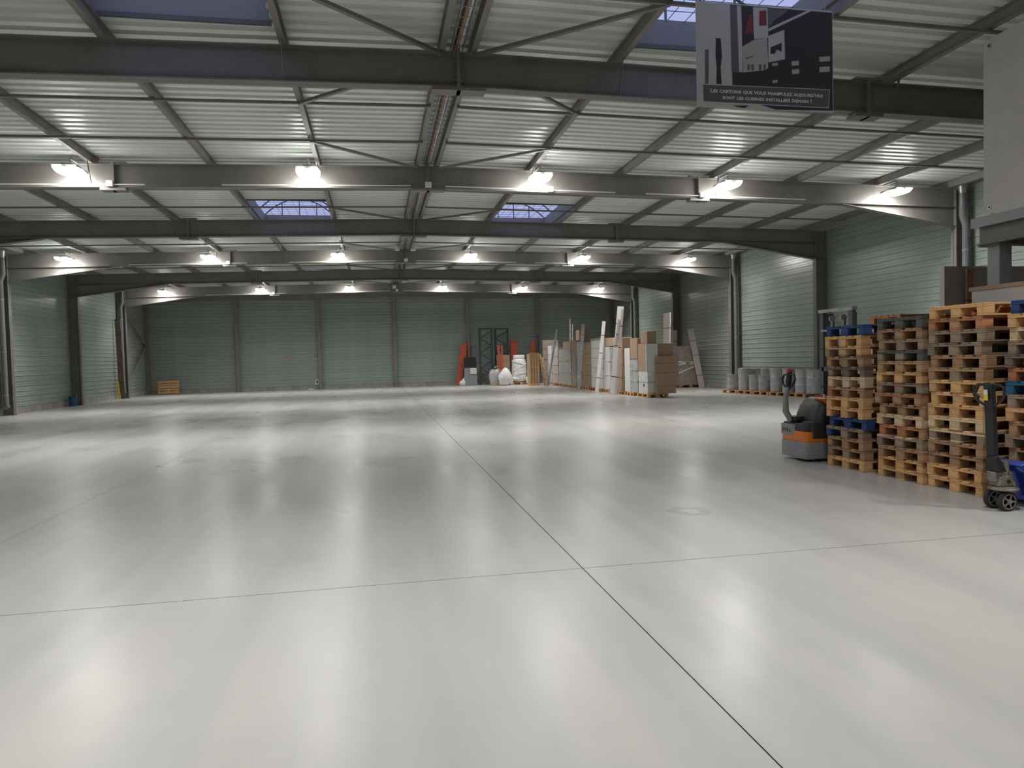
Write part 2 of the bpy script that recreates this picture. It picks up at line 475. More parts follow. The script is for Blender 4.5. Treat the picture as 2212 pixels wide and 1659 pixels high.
# skylight domes
def skylight(i, x0, x1, y0, y1, label):
    t = thing('skylight', label, 'skylight', ((x0 + x1) / 2, (y0 + y1) / 2, zdeck((x0 + x1) / 2)), 0, 'barrel skylights in the roof')
    c = Vector(t.location)
    zb = min(zdeck(x0), zdeck(x1)) + 0.0 - c.z; hx = (x1 - x0) / 2; hy = (y1 - y0) / 2; zt = 0.42
    MB().box(-hx, hx, -hy - 0.03, -hy + 0.012, zb + 0.06, zt).obj('curb', 'curb', t)
    MB().box(-hx, hx, hy - 0.012, hy + 0.03, zb + 0.06, zt).obj('curb', 'curb', t)
    MB().box(-hx - 0.03, -hx + 0.012, -hy, hy, zb + 0.06, zt).obj('curb', 'curb', t)
    MB().box(hx - 0.012, hx + 0.03, -hy, hy, zb + 0.06, zt).obj('curb', 'curb', t)
    # lower edge trims of the opening
    for (a, b2, cc, d) in ((-hx, hx, -hy - 0.02, -hy + 0.03), (-hx, hx, hy - 0.03, hy + 0.02)):
        MB().box(a, b2, cc, d, zb, zb + 0.05).obj('edge_trim', 'rib', t)
    A = 12; rise = 0.55
    arc = [(-hx + 2 * hx * k / A, zt + rise * (1 - ((k / A) * 2 - 1) ** 2)) for k in range(A + 1)]
    npan = 4
    for q in range(npan):
        ya, yb = -hy + 2 * hy * q / npan, -hy + 2 * hy * (q + 1) / npan
        vs = [(p[0], ya, p[1]) for p in arc] + [(p[0], yb, p[1]) for p in arc]; n = len(arc)
        MB().add(vs, [(k, k + 1, k + n + 1, k + n) for k in range(n - 1)]).obj('pane', 'dome', t)
    for q in range(npan + 1):
        y = -hy + 2 * hy * q / npan
        MB().tube([(p[0], y, p[1]) for p in arc], 0.022, 6).obj('arch_rib', 'rib', t)
    for yy in (-hy, hy):
        MB().add([(p[0], yy, p[1]) for p in arc], [tuple(range(A + 1))]).obj('gable_pane', 'dome', t)
        for k in (3, 6, 9):
            MB().bar((arc[k][0], yy, zt), (arc[k][0], yy, arc[k][1]), 0.03, 0.03).obj('mullion', 'rib', t)
    # purlin-like rail with opening gear
    MB().box(-hx, hx, -0.45, -0.37, zt - 0.06, zt + 0.02).obj('cross_rail', 'rib', t)
    g = MB().box(-0.12, 0.12, -0.52, -0.30, zt - 0.02, zt + 0.26).obj('opening_gear', 'steel', t)
    for sg in (-1, 1):
        MB().tube([(sg * 0.1, -0.41, zt + 0.18), (sg * 0.5, -0.6, zt + 0.30), (sg * 1.0, -0.8, zt + 0.10)], 0.02, 6).obj('arm', 'rib', t)
    # fall-protection wires
    for k in range(1, 8):
        x = -hx + 2 * hx * k / 8
        MB().bar((x, -hy, zt - 0.03), (x, hy, zt - 0.03), 0.008, 0.008).obj('wire', 'rib', t)
    for k in range(1, 12):
        y = -hy + 2 * hy * k / 12
        MB().bar((-hx, y, zt - 0.03), (hx, y, zt - 0.03), 0.008, 0.008).obj('wire', 'rib', t)
sklab = ['blue dusk skylight above the front frame, on the left wall side of the ridge',
         'blue dusk skylight right above the hanging kitchen banner',
         'barrel skylight with opening gear past the first lamp row, left wall side of the ridge',
         'barrel skylight with opening gear past the first lamp row, right wall side of the ridge',
         'skylight beyond the second lamp row, left wall side of the ridge, a thin blue sliver',
         'skylight beyond the second lamp row, right wall side of the ridge, a thin blue sliver']
for i, q in enumerate(SKY): skylight(i, *q, sklab[i])

# ------------------------------------------------------------------ portal frames
def halfweb(mb, x0, x1, zb0, zb1, zt0, zt1, y, t):
    mb.hexa([(x0, y - t, zb0), (x1, y - t, zb1), (x1, y + t, zb1), (x0, y + t, zb0), (x0, y - t, zt0), (x1, y - t, zt1), (x1, y + t, zt1), (x0, y + t, zt0)])
def frame(n, label):
    y = FY(n)
    t = thing('portal_frame', label, 'steel frame', (RX, y, 0), 0, 'portal frames of the hall')
    def P(mb, name='rafter', m='steel'):
        mb.v = [(v[0] - RX, v[1] - y, v[2]) for v in mb.v]; return mb.obj(name, m, t)
    for sg, xc in ((-1, XL), (1, XR)):
        xe = xc
        hx = RX + sg * 10.9
        mb = MB()
        halfweb(mb, RX, xe, zbot(RX), zbot(xe), ztop(RX), ztop(xe), y, 0.006)
        for (za, zb_) in ((lambda x: zbot(x), lambda x: zbot(x) + 0.02), (lambda x: ztop(x) - 0.02, lambda x: ztop(x))):
            halfweb(mb, RX, xe, za(RX), za(xe), zb_(RX), zb_(xe), y, 0.10)
        P(mb)
        # haunch
        mb = MB(); zc = 5.0
        halfweb(mb, hx, xe, zbot(hx) - 0.001, zc, zbot(hx), zbot(xe), y, 0.006)
        halfweb(mb, hx, xe, zbot(hx) - 0.02, zc - 0.02, zbot(hx), zc, y, 0.10)
        P(mb, 'haunch')
        # column
        mb = MB(); xo = xc + sg * 0.40; zt = ztop(xo) - 0.02
        mb.box(xc, xc + sg * 0.02, y - 0.10, y + 0.10, 0, zt)
        mb.box(xo - sg * 0.02, xo, y - 0.10, y + 0.10, 0, zt)
        mb.box(xc, xo, y - 0.006, y + 0.006, 0, zt)
        P(mb, 'column')
        mb = MB().box(xc - sg * 0.02, xo, y - 0.13, y + 0.13, 0.0, 0.025); P(mb, 'base_plate')
        mb = MB().box(xc + sg * 0.03, xo - sg * 0.03, y - 0.09, y + 0.09, 4.95, 4.97); P(mb, 'stiffener')
        # splice
        xs_ = RX + sg * 6.85
        mb = MB().box(xs_ - 0.03, xs_ + 0.03, y - 0.11, y + 0.11, zbot(xs_) - 0.07, ztop(xs_) + 0.05)
        mb.box(xs_ - 0.26, xs_ + 0.26, y - 0.12, y + 0.12, zbot(xs_) - 0.07, zbot(xs_) - 0.012)
        mb.box(xs_ - 0.26, xs_ + 0.26, y - 0.12, y + 0.12, ztop(xs_) + 0.012, ztop(xs_) + 0.05)
        P(mb, 'splice_plate')
        # fly brace from purlin to lower flange
        for d in (2.5, 7.28):
            xb = RX + sg * d
            mb = MB().bar((xb, y - 0.30, ztop(xb) + 0.05), (xb, y - 0.09, zbot(xb) + 0.03), 0.05, 0.012, (1, 0, 0)); P(mb, 'fly_brace')
    mb = MB().box(RX - 0.028, RX + 0.028, y - 0.11, y + 0.11, zbot(RX) - 0.06, ztop(RX) + 0.04)
    mb.box(RX - 0.40, RX + 0.40, y - 0.12, y + 0.12, zbot(RX) - 0.06, zbot(RX) - 0.012)
    P(mb, 'ridge_plate')
    for k in range(5):
        z = zbot(RX) + 0.08 + k * 0.09
        for dx in (-0.05, 0.05):
            P(MB().box(RX + dx - 0.012, RX + dx + 0.012, y - 0.115, y - 0.09, z, z + 0.024), 'bolt')
    return t
flabels = {-1: 'bare steel portal frame behind the camera end of the mezzanine',
           0: 'lamp-carrying steel portal frame over the end of the mezzanine',
           1: 'dark steel portal frame without lamps just behind the hanging banner',
           2: 'steel portal frame carrying the lamp row closest to the hanging banner',
           3: 'steel portal frame without lamps right below the skylights with opening gear',
           4: 'steel portal frame carrying the middle lamp row',
           5: 'steel portal frame without lamps between the middle and the last lamp row',
           6: 'steel portal frame carrying the last lamp row before the back wall'}
for n in range(-1, 7): frame(n, flabels[n])
# gable frame on the back wall
gy = YB - 0.16
t = thing('gable_frame', 'gable wall steel frame with five slim posts against the back wall', 'steel frame', (RX, gy, 0))
for x in POSTX:
    MB().prism([(x - RX - 0.09, -0.11), (x - RX + 0.09, -0.11), (x - RX + 0.09, -0.095), (x - RX + 0.006, -0.095), (x - RX + 0.006, 0.10), (x - RX - 0.006, 0.10), (x - RX - 0.006, -0.095), (x - RX - 0.09, -0.095)], 0, ztop(x) - 0.3, 'z').obj('post', 'purlin', t)
for sg, xe in ((-1, WL), (1, WR)):
    mb = MB()
    halfweb(mb, 0, xe - RX, 5.83, 5.83 - SL * 14.5, 6.24, 6.0, 0.0, 0.09)
    mb.obj('gable_rafter', 'steel', t)
    mb = MB(); sx = xe - RX - sg * 0.12
    mb.box(sx - 0.12, sx + 0.12, -0.12, 0.1, 0, 6.0); mb.obj('corner_post', 'steel', t)
# knee bracing along the side walls next to the back wall
for nm, X, lab in (('wall_brace', XL - 0.28, 'bent steel wind brace on the left wall beside the back corner'), ('wall_brace', XR + 0.28, 'bent steel wind brace on the right wall behind the wrapped goods')):
    t = thing(nm, lab, 'brace', (X, FY(6) + 2.2, 0))
    MB().bar((0, -2.05, 5.1), (0, 2.15, 3.0), 0.03, 0.16).obj('diagonal', 'purlin', t)
    MB().bar((0, 2.15, 3.0), (0, -2.05, 0.25), 0.03, 0.16).obj('diagonal', 'purlin', t)

# ------------------------------------------------------------------ high-bay lamps (each a twin lens head hung before the rafter)
def lens_mesh():
    mb = MB(); w, l, d = 0.13, 0.38, 0.055
    out = []
    for k in range(10):
        a = 2 * math.pi * k / 10
        ca, sa = math.cos(a), math.sin(a)
        out.append((w * (abs(ca) ** 0.9) * (1 if ca >= 0 else -1), l * (abs(sa) ** 0.85) * (1 if sa >= 0 else -1)))
    rings = [(1.0, 0.0), (0.80, -d)]
    vs = [(p[0] * r, p[1] * r, z) for r, z in rings for p in out]; n = 10
    fs = [(i * n + k, i * n + (k + 1) % n, (i + 1) * n + (k + 1) % n, (i + 1) * n + k) for i in range(1) for k in range(n)]
    fs.append(tuple(n + k for k in range(n)))
    mb.add(vs, fs)
    return mb.mesh('lens', 'lamp')
LENS = lens_mesh()
HOUS = MB().box(-0.25, 0.25, -0.30, 0.30, 0.0, 0.05).box(-0.10, 0.10, -0.22, 0.22, 0.05, 0.11).mesh('housing', 'galv', bevel=0.008, seg=1)
HANG = MB().bar((0, 0.0, 0.10), (0, 0.0, 0.28), 0.03, 0.03).bar((0, 0.0, 0.265), (0, 0.42, 0.265), 0.04, 0.03).mesh('hanger', 'galv')
LAMP_DATA = bpy.data.lights.new('lamp_light', 'AREA')
LAMP_DATA.shape = 'RECTANGLE'; LAMP_DATA.size = 0.44; LAMP_DATA.size_y = 0.6
LAMP_DATA.energy = LAMP_WATTS; LAMP_DATA.color = (1.0, 0.985, 0.95); LAMP_DATA.spread = math.radians(LAMP_SPREAD)
LX = [-11.25, -6.20, -1.35, 3.95, 8.75, 13.5]
rowname = {0: 'lamp row over the mezzanine end', 2: 'lamp row closest to the hanging banner', 4: 'middle lamp row', 6: 'last lamp row before the back wall'}
OFF_THINGS = []
for n in (0, 2, 4, 6):
    for i, x in enumerate(LX):
        side = ('left wall', i) if i < 3 else ('right wall', 5 - i)
        lab = 'lit lamp in the %s, %s from the %s' % (rowname[n], ORD[side[1]], side[0])
        z = 5.985 - SL * abs(x - RX)
        pv = Vector((x, FY(n) - 0.52, z)) - CAM; dz_ = pv.dot(fwd)
        seen = dz_ > 0 and abs(FPX * pv.dot(RGT) / dz_) < W / 2 + 20 and abs(FPX * pv.dot(UPV) / dz_) < H / 2 + 20
        off = '' if seen else '_offscreen'
        t = thing('high_bay_lamp' + off, lab, 'lamp', (x, FY(n) - 0.52, z), 0, 'high-bay lamps of the ' + rowname[n])
        inst('housing', HOUS, t)
        inst('lens' + off, LENS, t, (-0.135, 0, 0)); inst('lens' + off, LENS, t, (0.135, 0, 0))
        inst('hanger', HANG, t)
        OFF_THINGS.append(t) if off else None
        lo = bpy.data.objects.new('lamp_light' + off, LAMP_DATA); COL.objects.link(lo); lo.parent = t; lo.location = (0, 0, -0.06)
for k_, t_ in enumerate(OFF_THINGS):
    if k_:
        t_.name = 'high_bay_lamp_%s_offscreen' % ORD[k_]
    for q_, c_ in enumerate(list(t_.children)):
        if '_offscreen' in c_.name:
            c_.name = '%s_%s_offscreen' % ('lamp_light' if c_.type == 'LIGHT' else 'lens', ORD[2 * k_ + (q_ % 2)] if 2 * k_ + (q_ % 2) < 16 else ORD[0])
# conduits along the lamp frames
for n in (2, 4, 6):
    y = FY(n) - 0.12
    t = thing('cable_conduit', 'thin white cable conduit with junction boxes along the %s' % rowname[n], 'conduit', (RX, y, 0), 0, 'cable conduits on the lamp frames')
    for a, b in ((-10.5, -6.2), (-4.6, -0.4), (0.4, 4.6), (5.4, 9.8)):
        MB().tube([(a, 0, zbot(RX + a) + 0.05), (b, 0, zbot(RX + b) + 0.05)], 0.014, 6).obj('tube', 'white', t)
    for a in (-6.9, 0.0, 2.95, 6.9):
        MB().box(a - 0.07, a + 0.07, -0.06, 0.01, zbot(RX + a) + 0.0, zbot(RX + a) + 0.13).obj('junction_box', 'white', t, bevel=0.01, seg=1)
# two boxes at the ridge of the middle lamp frame
for dx in (-0.35, 0.30):
    tag(MB().box(RX + dx - 0.1, RX + dx + 0.1, FY(4) - 0.30, FY(4) - 0.12, ztop(RX) - 0.08, ztop(RX) + 0.12).obj('sensor_box', 'white', bevel=0.02), 'small white sensor box on the middle lamp frame, %s wall side' % ('left' if dx < 0 else 'right'), 'box', 'sensor boxes at the ridge')
for dx, dz in ((-0.15, 0.0), (0.25, 0.35)):
    tag(MB().box(RX + dx - 0.1, RX + dx + 0.1, FY(6) - 0.30, FY(6) - 0.12, ztop(RX) - 0.35 + dz, ztop(RX) - 0.15 + dz).obj('sensor_box', 'white', bevel=0.02), 'small white sensor box at the last lamp frame, %s of two at the ridge' % ('lower' if dx < 0 else 'upper'), 'box', 'sensor boxes on the last frame')

# cable tray hung between the two ridge purlins
t = thing('cable_tray', 'galvanised cable tray running along the ridge between the two middle purlins', 'cable tray', (RX, 20.0, ztop(RX) + 0.06))
for x in (-0.09, 0.09):
    MB().box(x - 0.006, x + 0.006, -24.0, 26.9, 0.0, 0.05).obj('side_rail', 'galv', t)
mb = MB()
for k in range(170):
    y = -24.0 + k * 0.3
    mb.box(-0.09, 0.09, y, y + 0.015, 0.0, 0.008)
o = mb.obj('rungs', 'galv', t); o['kind'] = 'stuff'
for x, r_, m in ((-0.04, 0.016, 'black'), (0.0, 0.013, 'w_red'), (0.045, 0.014, 'white')):
    MB().tube([(x + 0.01 * ((i * 7) % 3 - 1), -24.0 + i * 2.5, 0.022) for i in range(21)], r_, 6).obj('cable', m, t)

# ------------------------------------------------------------------ downpipes
def downpipe(sg, xc, n, lab):
    y = FY(n) - 0.22; X = xc + sg * 0.10
    t = thing('downpipe', lab, 'pipe', (X, y, 0), 0, 'rainwater downpipes at the columns')
    # sg: -1 left wall
    MB().tube([(-sg * 0.02, 0, 6.0), (-sg * 0.02, 0, 5.25), (sg * 0.08, 0, 5.0), (sg * 0.08, 0, 0.42), (sg * 0.04, 0, 0.34), (sg * -0.02 + sg * 0.16, 0, 0.30)], 0.085, 12).obj('pipe', 'pipe', t, smooth=True)
    MB().lathe([(0.13, 6.12), (0.085, 5.85)], 12, (-sg * 0.02, 0, 0)).obj('funnel', 'galv', t, smooth=True)
    for z in (4.3, 2.35, 0.75):
        MB().lathe([(0.094, z), (0.094, z + 0.04)], 12, (sg * 0.08, 0, 0)).obj('clamp', 'galv', t)
downpipe(-1, XL, 2, 'grey downpipe on the left wall at the frame of the first lamp row')
downpipe(-1, XL, 4, 'grey downpipe with elbow on the left wall at the middle lamp frame')
downpipe(-1, XL, 6, 'grey downpipe on the left wall at the last lamp frame')
downpipe(1, XR, 2, 'grey downpipe on the right wall behind the tall pallet stacks')
downpipe(1, XR, 4, 'grey downpipe on the right wall behind the grey drums')
downpipe(1, XR, 6, 'grey downpipe on the right wall behind the cartons')

# ------------------------------------------------------------------ pallets
# local: origin at ground centre of the 800 mm face edge; depth along +x (1200), width along y (800)
BOARDS = []
def pal_parts():
    L_, W_ = 1.2, 0.8
    parts = []
    def p(name, x0, x1, y0, y1, z0, z1): parts.append((name, (x0, x1, y0, y1, z0, z1)))
    for yb in ((0.0, 0.10), (0.3275, 0.4725), (0.70, 0.80)):
        p('runner_board', 0, L_, yb[0], yb[1], 0, 0.022)
        for xb in ((0, 0.145), (0.5275, 0.6725), (1.055, 1.2)):
            p('block', xb[0] + 0.002, xb[1] - 0.002, yb[0], yb[1], 0.022, 0.1)
    for xb in ((0, 0.145), (0.5275, 0.6725), (1.055, 1.2)):
        p('cross_board', xb[0], xb[1], 0, W_, 0.1, 0.122)
    for yb in ((0, 0.145), (0.1864, 0.2864), (0.3275, 0.4725), (0.5136, 0.6136), (0.655, 0.8)):
        p('deck_board', 0, L_, yb[0], yb[1], 0.122, 0.144)
    return parts
PP = pal_parts()
pm_cache = {}
def pal_mesh(name, d):
    size = tuple(round(d[2 * i + 1] - d[2 * i], 4) for i in range(3))
    key = (name, size)
    if key not in pm_cache:
        pm_cache[key] = MB().box(0, size[0], 0, size[1], 0, size[2]).mesh(name, 'w_light', bevel=0.004, seg=1)
    return pm_cache[key], (d[0], d[2] - 0.4, d[4])
TONE = {'light': ('w_light', 'light natural wood'), 'pale': ('w_pale', 'pale new wood'), 'brown': ('w_brown', 'brown weathered'),
        'grey': ('w_grey', 'grey-brown weathered'), 'dark': ('w_dark', 'dark stained'), 'red': ('w_red', 'reddish'),
        'green': ('w_green', 'dark greenish'), 'blue': ('w_blue', 'blue painted'), 'teal': ('w_teal', 'teal-blue painted')}
rng = random.Random(7)
def pallet(x, y, z, tone, label, group, rz=0.0, odd=None):
    t = thing('pallet', label, 'pallet', (x, y, z), rz, group)
    m = TONE[tone][0]
    for name, d in PP:
        me, loc = pal_mesh(name, d)
        mm = m
        if odd and rng.random() < 0.25: mm = TONE[odd][0]
        inst(name, me, t, loc, mm)
    return t
def stack(x, yc, tones, where, group, jit=0.03, rz=0.0, zs=1.0):
    n = len(tones)
    for i, tn in enumerate(tones):
        odd = None
        if isinstance(tn, tuple): tn, odd = tn
        z = (n - 1 - i) * 0.1445 * zs
        jx = rng.uniform(-jit, jit) if i < n - 1 else 0; jy = rng.uniform(-jit, jit) if i < n - 1 else 0
        pos = 'top' if i == 0 else ('bottom' if i == n - 1 else ORD[i] + ' from the top')
        lab = '%s pallet, %s of the stack %s' % (TONE[tn][1], pos, where)
        pallet(x + jx, yc + jy, z, tn, lab, group, rz + rng.uniform(-0.012, 0.012) if i < n - 1 else rz, odd).scale = (1, 1, zs)
g = 'empty pallets in the tall stacks'
stack(6.50, 9.08, ['blue', 'light', ('grey', 'light'), 'brown', ('dark', 'grey'), 'pale', ('brown', 'red'), 'light', 'light', 'blue', ('grey', 'blue'), 'brown', ('brown', 'grey'), 'light'], 'beside the orange stacker', g)
stack(6.54, 8.05, ['green', 'brown', ('grey', 'brown'), ('green', 'grey'), 'brown', 'light', ('grey', 'dark'), ('brown', 'red'), 'brown', 'pale', ('red', 'brown'), ('grey', 'pale'), 'brown', 'light', ('light', 'brown')], 'second from the orange stacker', g, zs=0.958)
stack(6.57, 7.20, ['light', ('red', 'brown'), 'grey', 'grey', 'brown', ('brown', 'grey'), 'light', ('light', 'pale'), 'light', 'pale', ('grey', 'pale'), ('brown', 'grey'), 'brown', 'light', 'light'], 'third from the orange stacker', g)
stack(6.74, 6.24, ['blue', 'light', 'pale', 'grey', 'dark', 'red', 'teal', 'grey', 'light', ('brown', 'light'), 'grey', ('red', 'grey'), 'brown', 'brown', 'brown'], 'at the blue pallet jack', g)

def far_pallet_mesh(L_=1.2, W_=0.8):
    mb = MB()
    for name, d in PP:
        mb.box(d[0] * L_ / 1.2, d[1] * L_ / 1.2, (d[2] - 0.4) * W_ / 0.8, (d[3] - 0.4) * W_ / 0.8, d[4], d[5])
    return mb.mesh('pallet', 'w_light')
FP = far_pallet_mesh()
def far_pallet(x, y, z, label, group=None, rz=0.0, m='w_light'):
    o = inst('pallet', FP, None, (x, y, z), m); o.rotation_euler = (0, 0, rz)
    return tag(o, label, 'pallet', group)
# rear stack further back, its top showing over the second front stack
nb = int(round(at_y(1900, 677, 11.6).z / 0.1445))
for i in range(nb):
    o = inst('pallet', FP, None, (at_y(1880, 690, 12.4).x, 12.0 + rng.uniform(-.02, .02), i * 0.1445), 'w_red' if i == nb - 1 else ['w_brown', 'w_grey', 'w_light'][i % 3])
    tag(o, 'reddish top pallet of the rear stack behind the second front stack' if i == nb - 1 else 'weathered pallet, %s from the floor, in the rear stack behind the second front stack' % ORD[i], 'pallet', 'pallets of the rear stack')

# ------------------------------------------------------------------ mezzanine on the right
MX, MY = 8.6, 9.05
t = thing('mezzanine', 'steel mezzanine edge with light grey flange and dark underside beside the pallets', 'mezzanine', (MX, MY, 0))
z0 = 3.41
MB().box(0, 7.4, -17.0, -0.02, z0 + 0.0, z0 + 0.10).obj('floor_deck', 'steel', t)
MB().box(-0.05, -0.02, -17.0, 0.0, z0 - 0.02, z0 + 0.12).obj('edge_flange', 'flange', t)
mb = MB().box(0.05, 0.07, -17.0, -0.05, z0 - 0.26, z0 - 0.0); mb.box(0.0, 0.12, -17.0, -0.05, z0 - 0.27, z0 - 0.25); mb.obj('edge_beam', 'steel', t)
mb = MB().box(0.2, 7.3, -0.13, -0.11, z0 - 0.26, z0); mb.box(0.2, 7.3, -0.18, -0.06, z0 - 0.27, z0 - 0.25); mb.obj('end_beam', 'steel', t)
for yy in (-0.22, -6.2, -12.2):
    MB().box(0.12, 0.33, yy - 0.10, yy + 0.11, 0.0, z0 - 0.27).obj('post', 'flange', t, bevel=0.012, seg=2)
    MB().box(0.04, 0.41, yy - 0.18, yy + 0.19, z0 - 0.29, z0 - 0.271).obj('head_plate', 'steel', t)
for k in range(6):
    MB().box(0.5 + k * 1.2, 0.56 + k * 1.2, -17.0, -0.2, z0 - 0.2, z0 - 0.001).obj('joist', 'steel', t)
# blank banner board fixed to the mezzanine rail
t = thing('banner_board', 'blank off-white board with corner eyelets fixed to the mezzanine edge', 'board', (MX - 0.06, MY - 0.25, z0 + 0.13))
mb = MB()
pts = [(-3.4, 0), (-0.05, 0), (-0.015, 0.015), (0.0, 0.05), (0.0, 2.36), (-0.015, 2.40), (-0.05, 2.42), (-3.4, 2.42)]
mb.prism(pts, -0.012, 0.0, 'x').obj('panel', 'offwhite', t)
for (yy, zz) in ((-0.10, 2.32), (-0.10, 0.09)):
    MB().lathe([(0.032, -0.002), (0.032, 0.006), (0.014, 0.006), (0.014, -0.002)], 14, (-0.016, yy, zz), 'x').obj('eyelet', 'galv', t)
MB().tube([(0.02, -0.1, 2.3), (0.02, -3.3, 2.3)], 0.02, 8).obj('back_rail', 'steel', t)
MB().tube([(0.02, -0.1, 0.0), (0.02, -0.1, 2.3)], 0.02, 8).obj('back_stay', 'steel', t)
# pale partition wall under the mezzanine
t = struct(MB().box(11.2, WR - 0.02, 12.5, 12.62, 0, 3.3).obj('wall_partition', 'partition'))

# ------------------------------------------------------------------ hanging kitchen banner
BY = 8.0
bl, br = at_y(1500, 228, BY), at_y(1795, 245, BY)
bt = at_y(1508, 2, BY)
BW, BH = 1.79, 1.225
bx0 = 3.82; bz0 = 4.595
t = thing('hanging_banner', 'printed kitchen banner with white lettering hanging from the roof', 'banner', (bx0, BY, bz0))
MB().box(0, BW, 0, 0.008, 0, BH).obj('panel', 'b_wall', t)
def plate(pts, m, name='print', lvl=1, parent=None):
    # pts in fractions of banner size
    P = [(p[0] * BW, p[1] * BH) for p in pts]
    mb = MB().prism(P, -0.0006 * lvl, 0.001, 'y'); return mb.obj(name, m, parent or t)
def rect(x0, y0, x1, y1): return [(x0, y0), (x1, y0), (x1, y1), (x0, y1)]
def zz(zx, zy):   # crop pixels (1480,0)-(1840,260) at 6.144x -> banner fractions
    px, py = 1480 + zx / 6.144, zy / 6.144
    # banner frame in picture
    ux = (px - (1508 - (py - 2) * 0.034)) / 295.0
    vy = 1 - (py - 2 - ux * 23) / (226.0 - ux * 5)
    return (max(0.004, min(0.996, ux)), max(0.004, min(0.996, vy)))
def zpoly(l): return [zz(*p) for p in l]
plate(zpoly([(610, 60), (1990, 180), (1960, 1490), (1150, 1460), (950, 1390), (800, 1370), (590, 1365)]), 'b_dark', 'cabinet_print', 1)
plate(zpoly([(610, 70), (760, 80), (740, 960), (590, 950)]), 'b_mid', 'oven_side_print', 2)
plate(zpoly([(700, 75), (760, 80), (730, 950), (690, 950)]), 'b_wall', 'edge_print', 3)
plate(zpoly([(755, 85), (910, 95), (905, 470), (750, 500)]), 'b_dark', 'dark_print', 3)
plate(zpoly([(910, 95), (1100, 110), (1095, 500), (905, 520)]), 'b_wall', 'shelf_print', 3)
plate(zpoly([(990, 150), (1085, 140), (1080, 340), (980, 345)]), 'b_red', 'bottle_print', 4)
plate(zpoly([(850, 190), (905, 190), (905, 440), (790, 460)]), 'b_red', 'bottle_print', 4)
plate(zpoly([(740, 620), (900, 530), (1080, 500), (1075, 900), (1040, 930), (740, 960)]), 'b_cream', 'plate_print', 4)
plate(zpoly([(1095, 480), (1310, 400), (1305, 790), (1080, 830)]), 'b_wall', 'socket_print', 5)
plate(zpoly([(1120, 630), (1270, 570), (1262, 690), (1200, 660), (1170, 715), (1110, 720)]), 'b_dark', 'mark_print', 6)
plate(zpoly([(1100, 110), (1380, 135), (1100, 370)]), 'b_mid', 'worktop_print', 2)
plate(zpoly([(1160, 290), (1390, 140), (1620, 150), (1180, 340)]), 'b_dark', 'hob_print', 3)
plate(zpoly([(1100, 380), (1660, 130), (1720, 140), (1100, 420)]), 'b_wall', 'edge_print', 4)
for (a, b_, c_, d_) in ((1390, 820, 1490, 880), (1390, 930, 1490, 990), (1770, 765, 1915, 830), (1765, 900, 1905, 970), (1125, 1070, 1190, 1105), (1130, 840, 1205, 880)):
    plate(zpoly([(a, b_), (c_, b_ - 8), (c_, d_ - 8), (a, d_)]), 'b_cream', 'handle_print', 4)
plate(zpoly([(260, 650), (310, 650), (285, 1100), (240, 1100)]), 'b_mid', 'tool_print', 2)
plate(zpoly([(405, 500), (470, 505), (475, 750), (450, 900), (455, 1110), (385, 1105), (400, 880), (392, 750)]), 'b_dark', 'tool_print', 2)
plate(zpoly([(780, 770), (880, 740), (885, 755), (785, 785)]), 'b_mid', 'mark_print', 6)
for (a, c_) in ((800, 830), (850, 885), (950, 985), (1010, 1040)):
    plate(zpoly([(a, 860), (c_, 850), (c_, 930), (a, 935)]), 'b_mid', 'mark_print', 6)
plate(zpoly([(590, 1395), (800, 1400), (740, 1430), (640, 1415)]), 'b_dark', 'mark_print', 2)
fr = zpoly([(205, 1105), (1895, 1200), (1870, 1455), (200, 1340)])
plate(fr, 'b_wall', 'text_frame', 6)
def inset(q, d):
    cx = sum(p[0] for p in q) / 4; cy = sum(p[1] for p in q) / 4
    return [(p[0] + (d / BW if p[0] < cx else -d / BW), p[1] + (d / BH if p[1] < cy else -d / BH)) for p in q]
plate(inset(fr, 0.008), 'b_bar', 'text_bar', 7)

def text_mesh(body, size, m, name, parent, xform, small_caps=False, bold=0.0, align='CENTER', extrude=0.0006, width=None):
    cu = bpy.data.curves.new('lettering', 'FONT'); cu.body = body; cu.size = size; cu.align_x = align
    cu.extrude = extrude; cu.offset = bold
    cu.resolution_u = 2
    if small_caps:
        cu.small_caps_scale = 0.8
        for i, ch in enumerate(body): cu.body_format[i].use_small_caps = True
    ob = bpy.data.objects.new('lettering_curve', cu); COL.objects.link(ob)
    dg = bpy.context.evaluated_depsgraph_get(); dg.update()
    me = bpy.data.meshes.new_from_object(ob.evaluated_get(dg))
    COL.objects.unlink(ob); bpy.data.objects.remove(ob); bpy.data.curves.remove(cu)
    if width:
        xs_ = [v.co.x for v in me.vertices]; k = width / (max(xs_) - min(xs_))
        for v in me.vertices: v.co.x *= k
    me.materials.clear(); me.materials.append(MATS[m])
    o = inst(name, me, parent); o.matrix_local = xform
    return o
def face_front(x, y, z, tilt=0.0):
    # text plane facing -Y
    return Matrix.Translation((x, y, z)) @ Matrix.Rotation(math.pi / 2, 4, 'X') @ Matrix.Rotation(tilt, 4, 'Z')
c1 = zz(1045, 1262); c2 = zz(1045, 1345)
text_mesh("Les cartons que vous manipulez aujourd'hui", 0.062, 'b_text', 'lettering', t, face_front(c1[0] * BW, -0.006, c1[1] * BH), True, 0.0016, width=1.47)
text_mesh("sont les cuisines install\u00e9es demain !", 0.062, 'b_text', 'lettering', t, face_front(c2[0] * BW, -0.006, c2[1] * BH), True, 0.0016, width=1.17)
for x in (0.10, BW - 0.10):
    MB().tube([(x, 0.004, BH - 0.01), (x, 0.004, 6.2 - bz0)], 0.006, 6).obj('hanging_wire', 'galv', t)

